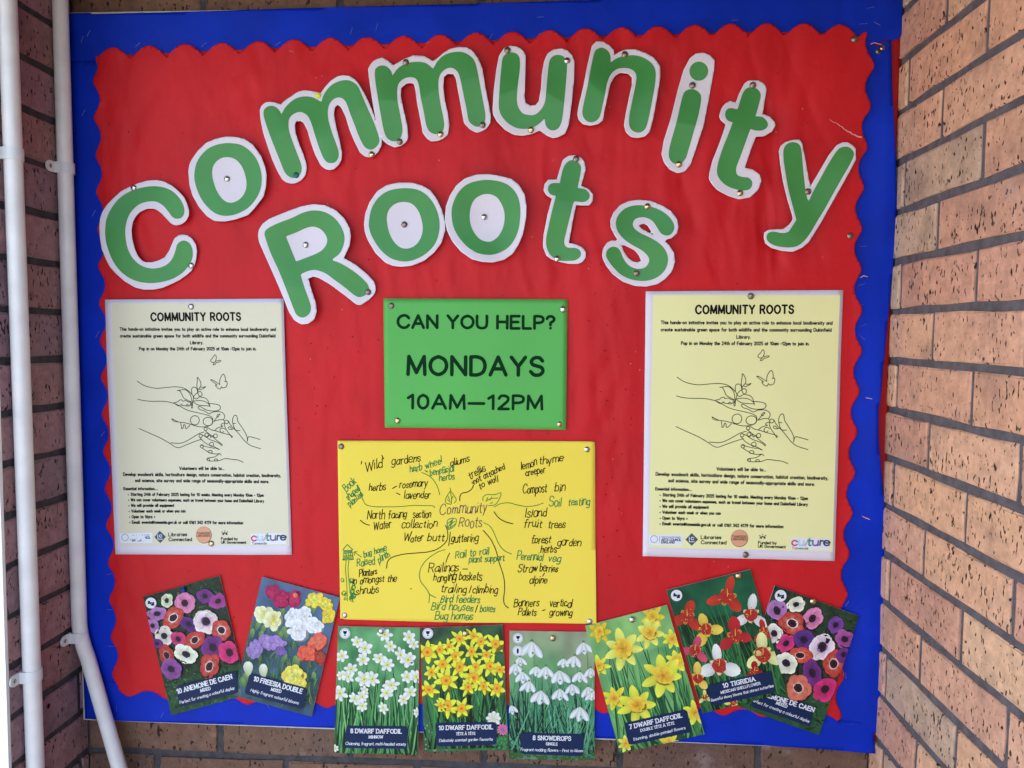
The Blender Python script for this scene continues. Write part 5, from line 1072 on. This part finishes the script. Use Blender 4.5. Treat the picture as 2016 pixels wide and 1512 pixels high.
def freesia(P):
    P.bg(green_bg(lambda u, v: ramp(v, (0, alb(85, 110, 160)), (.4, alb(50, 85, 125)), (.65, alb(20, 60, 55)), (1, alb(15, 55, 38))), alb(25, 40, 55) , alb(85, 110, 160), 8.2, 3))
    gb = [alb(95, 135, 85), alb(60, 110, 70), alb(120, 150, 100)]
    for k in range(170):
        u, v = random.uniform(0, 1), random.uniform(.4, 1); px = happ(P.Hi, [(u, v)])[0]; c = random.choice(gb); P.blade(px, (px[0]+random.uniform(-10, 14), px[1]-random.uniform(10, 34)), random.uniform(1.5, 4), dk(c, .35), dk(c, .8), random.uniform(-4, 4))
    for x, y_ in [(1180, 560), (1235, 600), (1215, 650), (1140, 640), (1390, 600), (1440, 620), (1420, 660), (1470, 655), (1440, 430), (1660, 390), (1700, 380), (1735, 400), (1020, 1110), (1065, 1060), (1090, 1080), (1060, 1130), (1560, 900), (1600, 920), (1450, 880), (1770, 1060)]:
        P.petal(Z5(x, y_+45), -1.5+random.uniform(-.4, .4), 19, 10, dk(gb[1], .6), gb[2], gb[0])
    F_ = [((1340, 230), 92, alb(150, 30, 85), alb(190, 45, 105)), ((1440, 300), 100, alb(155, 25, 85), alb(185, 40, 100)), ((1560, 300), 88, alb(160, 30, 85), alb(195, 50, 110)), ((1760, 310), 95, alb(225, 195, 70), alb(240, 220, 120)), ((1870, 350), 85, alb(225, 190, 60), alb(240, 215, 110)), ((1900, 470), 80, alb(220, 185, 60), alb(235, 205, 90)), ((1260, 450), 105, alb(225, 220, 190), alb(235, 220, 140)), ((1360, 500), 105, alb(230, 225, 195), alb(225, 200, 110)),
          ((1540, 480), 105, alb(225, 228, 245), alb(240, 240, 250)), ((1660, 470), 95, alb(220, 225, 245), alb(235, 238, 250)), ((1610, 610), 118, alb(222, 226, 245), alb(238, 240, 250)), ((1770, 560), 100, alb(220, 225, 245), alb(230, 232, 248)), ((1300, 720), 95, alb(150, 115, 195), alb(175, 145, 215)), ((1390, 740), 88, alb(150, 115, 195), alb(170, 140, 210)), ((1170, 790), 100, alb(145, 115, 195), alb(165, 135, 205)), ((1430, 810), 60, alb(110, 85, 160), alb(130, 100, 180)),
          ((1790, 730), 110, alb(225, 95, 85), alb(240, 120, 100)), ((1700, 830), 105, alb(215, 85, 75), alb(230, 100, 85)), ((1820, 880), 70, alb(150, 50, 45), alb(190, 70, 60)), ((1560, 1060), 125, alb(225, 200, 95), alb(240, 220, 125)), ((1620, 1130), 80, alb(225, 195, 85), alb(235, 210, 110))]
    for c, r, a, b in F_: rosette(P, Z5(*c), r/5.04, a, b, 8, 4)
    for c in ((1110, 985), (1260, 1010)): P.petal(Z5(c[0], c[1]+75), -1.6, 30, 20, alb(150, 160, 90), alb(220, 222, 215), alb(210, 210, 215))
packet([(516, 1136), (669, 1176.5), (614, 1410), (461, 1369)], 'packet of double freesias in several colours, overlapping the anemone packet', 43, freesia,
       [Z5(1120, 1030), Z5(1690, 1180), Z5(1650, 1390), Z5(1065, 1235)],
       [('10 FREESIA DOUBLE', Z5(1162, 1100), Z5(1638, 1228), 8.4, 1.9, True), ('MIXED', Z5(1335, 1198), Z5(1432, 1222), 5.6, 1.2, True), ('Highly fragrant colourful blooms', Z5(1130, 1205), Z5(1605, 1335), 5.4, .8, False)],
       [], [(582, 1172, 'o', 'in the top right of the freesia packet')], y=-.0098)
Z4 = lambda x, y_: (650+x/3.804, 1220+y_/3.804)
def stems(P, n, v0, v1, cols, w=(2, 4.5), x=(0, 1), lean=.06, vend=1.05):
    for k in range(n):
        u = random.uniform(*x); a = happ(P.Hi, [(u+random.uniform(-lean, lean), vend)])[0]; b = happ(P.Hi, [(u+random.uniform(-lean, lean)*1.5, random.uniform(v0, v1))])[0]
        c = random.choice(cols); P.blade(a, b, random.uniform(*w), dk(c, .55), jit(c, .25), random.uniform(-5, 5))
def minnow(P):
    P.bg(green_bg(lambda u, v: alb(70, 130, 90) if v < .5 else alb(40, 95, 65), alb(35, 85, 60), alb(120, 175, 130), 2.2, 4))
    stems(P, 150, .25, .8, [alb(45, 105, 65), alb(75, 150, 90), alb(20, 60, 40), alb(110, 175, 120), alb(15, 45, 32)], lean=.09)
    for x, y_, r in [(205, 165, 48), (262, 212, 58), (410, 110, 55), (452, 197, 55), (592, 130, 52), (625, 180, 45), (90, 268, 52), (247, 295, 50), (370, 285, 55), (530, 262, 55), (585, 298, 65), (430, 335, 57), (158, 368, 52), (85, 415, 40), (137, 423, 52), (258, 442, 62), (318, 440, 55), (577, 425, 50), (645, 425, 55), (460, 485, 62), (75, 548, 60), (425, 545, 55), (258, 530, 38), (600, 540, 55), (187, 588, 55), (243, 572, 45), (243, 640, 48), (550, 592, 48), (398, 655, 45), (650, 690, 35), (40, 960, 30)]:
        daff(P, Z4(x, y_), r/3.804*1.05, alb(222, 232, 228), alb(215, 220, 130), alb(160, 165, 60), cr=.26, point=.35, wid=.68)
packet([(665.8, 1232.6), (826.6, 1235.8), (822.7, 1485), (658, 1481.6)], 'packet of white dwarf daffodils, leftmost of the three upright packets', 45, minnow,
       [Z4(122, 792), Z4(578, 795), Z4(578, 965), Z4(108, 960)],
       [('8 DWARF DAFFODIL', Z4(157, 842), Z4(538, 845), 7.8, 1.7, True), ('MINNOW', Z4(293, 882), Z4(397, 882), 5.2, 1.1, True), ('Charming, fragrant, multi-headed variety', Z4(118, 932), Z4(568, 936), 5.6, .8, False)],
       [('cup', Z4(113, 100), 10.5)], [(750, 1243, 's', 'at the top of the white daffodil packet')], y=-.0085)
def tete(P):
    P.bg(green_bg(lambda u, v: alb(30, 50, 40) if v < .25 else alb(40, 90, 65), alb(25, 40, 35), alb(75, 120, 85), 6.6, 5))
    P.tri([Z4(x, y_) for x, y_ in [(705, 780), (740, 715), (800, 718), (850, 900), (880, 985), (705, 988)]], [alb(150, 140, 150)]*2+[alb(170, 155, 165)]*2+[alb(110, 105, 110)]*2, [(0, 1, 2, 3, 4, 5)])
    for k in range(60): P.disc(Z4(random.uniform(710, 840), random.uniform(760, 980)), random.uniform(.6, 1.8), alb(100, 85, 105), alb(190, 180, 190), 5)
    stems(P, 120, .25, .75, [alb(50, 120, 70), alb(20, 60, 40), alb(75, 145, 85), alb(14, 38, 28)], w=(2, 6), x=(.1, .95), lean=.14, vend=.98)
    yl, orr, ore = alb(245, 220, 70), alb(240, 165, 50), alb(225, 130, 35)
    for x, y_, r in [(970, 140, 75), (1075, 120, 70), (1130, 160, 75), (1240, 180, 80), (890, 200, 65), (820, 220, 70), (730, 240, 90), (940, 270, 80), (1060, 235, 75), (1170, 260, 70), (760, 390, 65), (845, 330, 80), (970, 350, 90), (1090, 350, 70), (1200, 345, 80), (1270, 370, 70), (870, 450, 95), (1075, 430, 100), (1035, 500, 70), (740, 520, 85), (1150, 495, 75), (1250, 510, 78), (880, 640, 95), (985, 660, 80), (830, 640, 55)]:
        daff(P, Z4(x, y_), r/3.804*1.05, jit(yl, .06), orr, ore, cr=.36, point=.75, wid=.5)
    for k in range(8): P.petal(Z4(1225, 735), k*.785, 15, 9, alb(200, 200, 150), alb(225, 222, 235), alb(200, 190, 225))
    for k in range(12): P.petal(Z4(1295, 820), k*.52, 12, 4.5, alb(150, 80, 120), alb(215, 120, 185), alb(190, 90, 160))
    for k in range(26): P.disc(Z4(random.uniform(1190, 1330), random.uniform(870, 975)), random.uniform(3, 6), alb(70, 140, 90), alb(35, 90, 55), 8)
packet([(827.5, 1236), (990, 1230), (1001, 1476), (835, 1480)], 'packet of yellow dwarf daffodils, middle of the three upright packets', 47, tete,
       [Z4(785, 770), Z4(1245, 765), Z4(1248, 935), Z4(800, 950)],
       [('10 DWARF DAFFODIL', Z4(817, 820), Z4(1218, 814), 7.8, 1.7, True), ('TÊTE À TÊTE', Z4(945, 860), Z4(1088, 857), 5.0, 1.0, True), ('Delicately scented garden favourite', Z4(818, 910), Z4(1218, 900), 5.4, .8, False)],
       [('cup', Z4(733, 100), 10.5)], [(916, 1247, 'b', 'at the top of the yellow daffodil packet')], y=-.0092)
def snow(P):
    P.bg(green_bg(lambda u, v: ramp(v+.12*math.sin(u*4), (0, alb(165, 135, 135)), (.2, alb(170, 165, 145)), (.38, alb(110, 160, 105)), (.55, alb(55, 125, 105)), (1, alb(15, 60, 60))), alb(40, 95, 80), alb(120, 165, 130), 4.4, 3))
    stems(P, 230, .32, .8, [alb(45, 110, 85), alb(80, 155, 125), alb(18, 60, 55), alb(110, 175, 150), alb(10, 40, 42)], w=(1.3, 4), lean=.2, vend=.95)
    for k in range(60): P.disc(Z4(random.uniform(1345, 1980), random.uniform(985, 1048)), random.uniform(2, 5), alb(70, 105, 55), alb(35, 65, 40), 6)
    for x, y_, r in [(1510, 165, 110), (1895, 170, 85), (1420, 280, 62), (1750, 290, 60), (1830, 270, 80), (1385, 330, 80), (1545, 350, 70), (1615, 350, 85), (1440, 390, 80), (1715, 380, 95), (1870, 390, 75), (1950, 360, 70), (1490, 460, 80), (1930, 500, 80), (1810, 480, 75), (1580, 530, 98), (1720, 515, 85), (1870, 650, 95), (1360, 640, 60), (1960, 540, 60)]:
        c = Z4(x, y_); r *= 1.22/3.804
        P.blade((c[0]+random.uniform(-10, 10), c[1]+r*2.2), (c[0], c[1]-r*.25), 1.6, alb(60, 120, 80), alb(110, 160, 110), 3)
        P.disc((c[0], c[1]-r*.05), r*.1, alb(90, 130, 70), alb(60, 105, 60), 6)
        rot = random.uniform(-.15, .15)
        for a in (.95, 2.2): P.petal(c, a+rot, r, r*.42, alb(205, 210, 225), alb(228, 226, 242), alb(190, 190, 222), point=.25)
        P.petal(c, 1.57+rot, r*.92, r*.45, alb(200, 205, 220), alb(218, 216, 236), alb(180, 180, 212), point=.25)
        P.disc((c[0]+r*.05, c[1]+r*.62), r*.07, alb(80, 130, 70), None, 5)
packet([(1003, 1242), (1170, 1244.5), (1171, 1496), (1002, 1493)], 'packet of single white snowdrops, rightmost of the three upright packets', 49, snow,
       [Z4(1425, 843), Z4(1900, 852), Z4(1895, 1018), Z4(1425, 1002)],
       [('8 SNOWDROPS', Z4(1520, 893), Z4(1802, 898), 7.8, 1.7, True), ('SINGLE', Z4(1617, 932), Z4(1702, 934), 5.0, 1.1, True), ('Fragrant nodding flowers - First to bloom', Z4(1428, 975), Z4(1893, 984), 5.4, .8, False)],
       [('cup', Z4(1407, 138), 10.2), ('bee', Z4(1405, 232), 10.2)], [(1088, 1257, 'b', 'at the top of the snowdrop packet')], y=-.0085)
Z6 = lambda x, y_: (1140+x/3.6, 1110+y_/3.6)
def double(P):
    P.bg(green_bg(lambda u, v: alb(130, 175, 110) if v < .3 else alb(80, 140, 95), alb(60, 115, 80), alb(150, 190, 130), 9.4, 3))
    stems(P, 90, .15, .75, [alb(75, 140, 85), alb(110, 170, 105), alb(40, 90, 60), alb(30, 75, 55)], w=(2, 7), lean=.12)
    yl = alb(240, 225, 80)
    for x, y_, r, c in [(145, 480, 85, alb(215, 185, 50)), (520, 370, 85, alb(225, 190, 60)), (310, 600, 145, alb(240, 228, 110)), (500, 490, 110, alb(240, 228, 110)), (660, 530, 75, yl), (140, 720, 80, yl), (690, 690, 95, yl), (595, 790, 150, yl), (250, 950, 90, alb(240, 205, 60)), (410, 1000, 140, yl), (820, 1050, 95, yl), (330, 1270, 65, alb(235, 215, 100)), (640, 1265, 80, alb(225, 205, 70))]:
        cc = Z6(x, y_); r /= 3.6
        for k in range(7): q = jit(c, .07); P.petal(cc, k*.9+random.uniform(-.1, .1), r*random.uniform(.9, 1.08), r*.5, dk(q, .6), q, dk(q, 1.05), point=.55)
        rosette(P, cc, r*.55, alb(240, 190, 70), alb(225, 150, 50), 9, 4, .12)
packet([(1152, 1232), (1313, 1191), (1387, 1445), (1219.5, 1482)], 'packet of double yellow daffodils, leaning left of the tigridia packet', 51, double,
       [Z6(318, 1128), Z6(762, 1028), Z6(802, 1190), Z6(352, 1285)],
       [('7 DWARF DAFFODIL', Z6(360, 1165), Z6(730, 1082), 7.8, 1.8, True), ('DOUBLE TÊTE À TÊTE', Z6(437, 1185), Z6(675, 1132), 5.0, 1.0, True), ('Stunning, double-petaled flowers', Z6(385, 1248), Z6(752, 1165), 5.4, .8, False)],
       [], [(1245, 1220, 's', 'at the top of the double daffodil packet')], y=-.0092)
def f8(P):
    P.bg(green_bg(lambda u, v: alb(40, 50, 45) if v < .7 else cGm, alb(18, 26, 24), alb(50, 80, 55), 5.5, 8))
    ga = [alb(50, 85, 55), alb(60, 105, 65), alb(30, 60, 45)]
    for k in range(420):
        u, v = random.uniform(0, 1), random.uniform(0, 1); px = happ(P.Hi, [(u, v)])[0]; c = random.choice(ga); f_ = random.choice([.15, .3, .5, .8]) if v < .7 else random.choice([.3, .6, 1.0, 1.3]); P.petal(px, random.uniform(0, 6.28), random.uniform(4, 12), random.uniform(1.5, 4), dk(c, .3*f_), dk(c, f_), dk(c, 1.1*f_), point=.8)
    for k in range(60):
        u, v = random.uniform(0, 1), random.choice([random.uniform(.7, 1), random.uniform(0, .3)]); px = happ(P.Hi, [(u, v)])[0]; c = random.choice(ga); P.petal(px, random.uniform(0, 6.28), random.uniform(3, 10), random.uniform(1.5, 3.5), dk(c, .4), dk(c, .9), dk(c, 1.0), point=.8)
    for x, y_, r, c, ring in [(1535, 285, 58, alb(215, 212, 210), None), (1400, 330, 80, cLi, None), (1650, 385, 78, cPk, None), (1510, 420, 85, cRd, alb(220, 195, 200)), (1815, 430, 55, alb(110, 60, 150), None), (1380, 490, 65, alb(215, 205, 215), None), (1880, 530, 68, alb(155, 75, 150), None), (1465, 560, 65, cMg, None), (1590, 535, 72, alb(85, 45, 130), None), (1720, 585, 90, alb(215, 195, 220), alb(150, 100, 160)), (1565, 645, 78, alb(195, 65, 45), alb(215, 160, 160)),
                              (1465, 700, 80, alb(222, 220, 215), None), (1650, 770, 88, cPu, None), (1800, 705, 85, cRd, alb(215, 170, 175)), (1740, 885, 80, alb(195, 45, 115), None), (1550, 875, 85, alb(190, 95, 85), alb(215, 160, 160)), (1870, 640, 50, cPu, None)]:
        p = Z6(x, y_); anemone(P, p, r/3.6, c, ring)
packet([(1525, 1152), (1691, 1212), (1612.5, 1448), (1446, 1388)], 'packet of mixed anemones at the far right, partly behind the tigridia packet', 53, f8,
       [Z6(1255, 890), Z6(1665, 1010), Z6(1640, 1155), Z6(1215, 1010)],
       [('10 ANEMONE DE CAEN', Z6(1225, 905), Z6(1658, 1045), 8.2, 1.9, True), ('MIXED', Z6(1393, 988), Z6(1468, 1015), 5.6, 1.2, True), ('Perfect for creating a colourful display', Z6(1215, 965), Z6(1628, 1122), 5.4, .8, False)],
       [('fly', Z6(1425, 222), 11.5)], [(1601, 1184, 'b', 'at the top of the right anemone packet')], y=-.0080)
def tig(P):
    P.bg(green_bg(lambda u, v: alb(20, 85, 65) if v < .3 else alb(20, 45, 32), alb(15, 35, 28), alb(35, 95, 70), 7.7, 4))
    stems(P, 110, .1, .7, [alb(35, 90, 55), alb(50, 115, 65), alb(15, 40, 28), alb(70, 130, 80)], w=(1.5, 5), lean=.18)
    for x, y_, r, c in [(1050, 230, 135, alb(185, 50, 40)), (765, 370, 120, alb(180, 50, 38)), (1215, 360, 125, alb(215, 212, 228)), (900, 465, 110, alb(225, 185, 80)), (1105, 510, 120, alb(180, 35, 50)), (1310, 480, 80, alb(180, 40, 40)), (820, 610, 100, alb(195, 70, 110)), (990, 720, 135, alb(222, 220, 235)), (1300, 640, 140, alb(225, 220, 165)), (840, 810, 95, alb(225, 190, 95)), (1240, 755, 75, alb(165, 25, 30)), (1090, 975, 60, alb(215, 210, 130)), (890, 940, 50, alb(215, 205, 150))]:
        cc = Z6(x, y_); r /= 3.6; rot = random.uniform(-.4, .4)-1.57
        for k in range(3): q = jit(c, .08); P.petal(cc, rot+k*2.094+random.uniform(-.2, .2), r*random.uniform(1.0, 1.2), r*random.uniform(.55, .72), dk(q, .6), q, dk(q, 1.08), pw=.6, point=.3)
        for k in range(3): P.petal(cc, rot+1.05+k*2.094, r*.5, r*.3, alb(200, 120, 50), dk(c, .9), alb(210, 160, 70))
        P.disc(cc, r*.38, alb(150, 35, 35), alb(165, 45, 40), 12, wob=.15)
        for k in range(26):
            a = random.uniform(0, 6.28); d_ = random.uniform(.1, .5)*r; P.disc((cc[0]+d_*math.cos(a), cc[1]+d_*math.sin(a)), random.uniform(.5, 1.1), random.choice([alb(110, 15, 20), alb(225, 170, 100), alb(90, 12, 18)]), None, 5)
        P.blade(cc, (cc[0]+random.uniform(-2, 2), cc[1]-r*.45), 1.4, alb(225, 150, 70), alb(230, 180, 90))
packet([(1312, 1162), (1477.5, 1120.5), (1548, 1362), (1383, 1404)], 'packet of red and white tigridia on a dark green ground', 55, tig,
       [Z6(905, 858), Z6(1362, 752), Z6(1392, 905), Z6(935, 1005)],
       [('10 TIGRIDIA', Z6(1020, 872), Z6(1245, 822), 7.8, 1.8, True), ('MEXICAN SHELLFLOWER', Z6(1005, 915), Z6(1282, 848), 5.0, 1.0, True), ('Beautiful showy blooms that attract butterflies', Z6(935, 970), Z6(1375, 865), 5.0, .75, False)],
       [('fly', Z6(690, 222), 11.2)], [(1454, 1134, 'b', 'at the top of the tigridia packet')], y=-.0104)

# pins in the red paper and the loose screw-like pin in the blue
pin(1682, 77, 'd', 'in the top right corner of the red paper', .0112)
pin(1674, 464, 'd', 'at the right edge of the red paper below the y', .0112)
t = thing('push_pin', 'brass push pin sticking out of the blue paper at the top right', 'push pin', tuple(W([(1733, 98)], -.004)[0]))
a = W([(1729, 101)], -.003)[0]; b = W([(1738, 94)], -.016)[0]
V, Fc = tube([a+(b-a)*.0, a+(b-a)*1.0], .0022, 12); obj('shaft', V, Fc, M_BRASS, t, smooth=True)
V, Fc = tube([a, a+(b-a)*.12], .0047, 14); obj('collar', V, Fc, M_DULL, t, smooth=True)
V, Fc = tube([a+(b-a)*.9, b], .0038, 14); obj('head', V, Fc, M_BRASS, t, smooth=True)
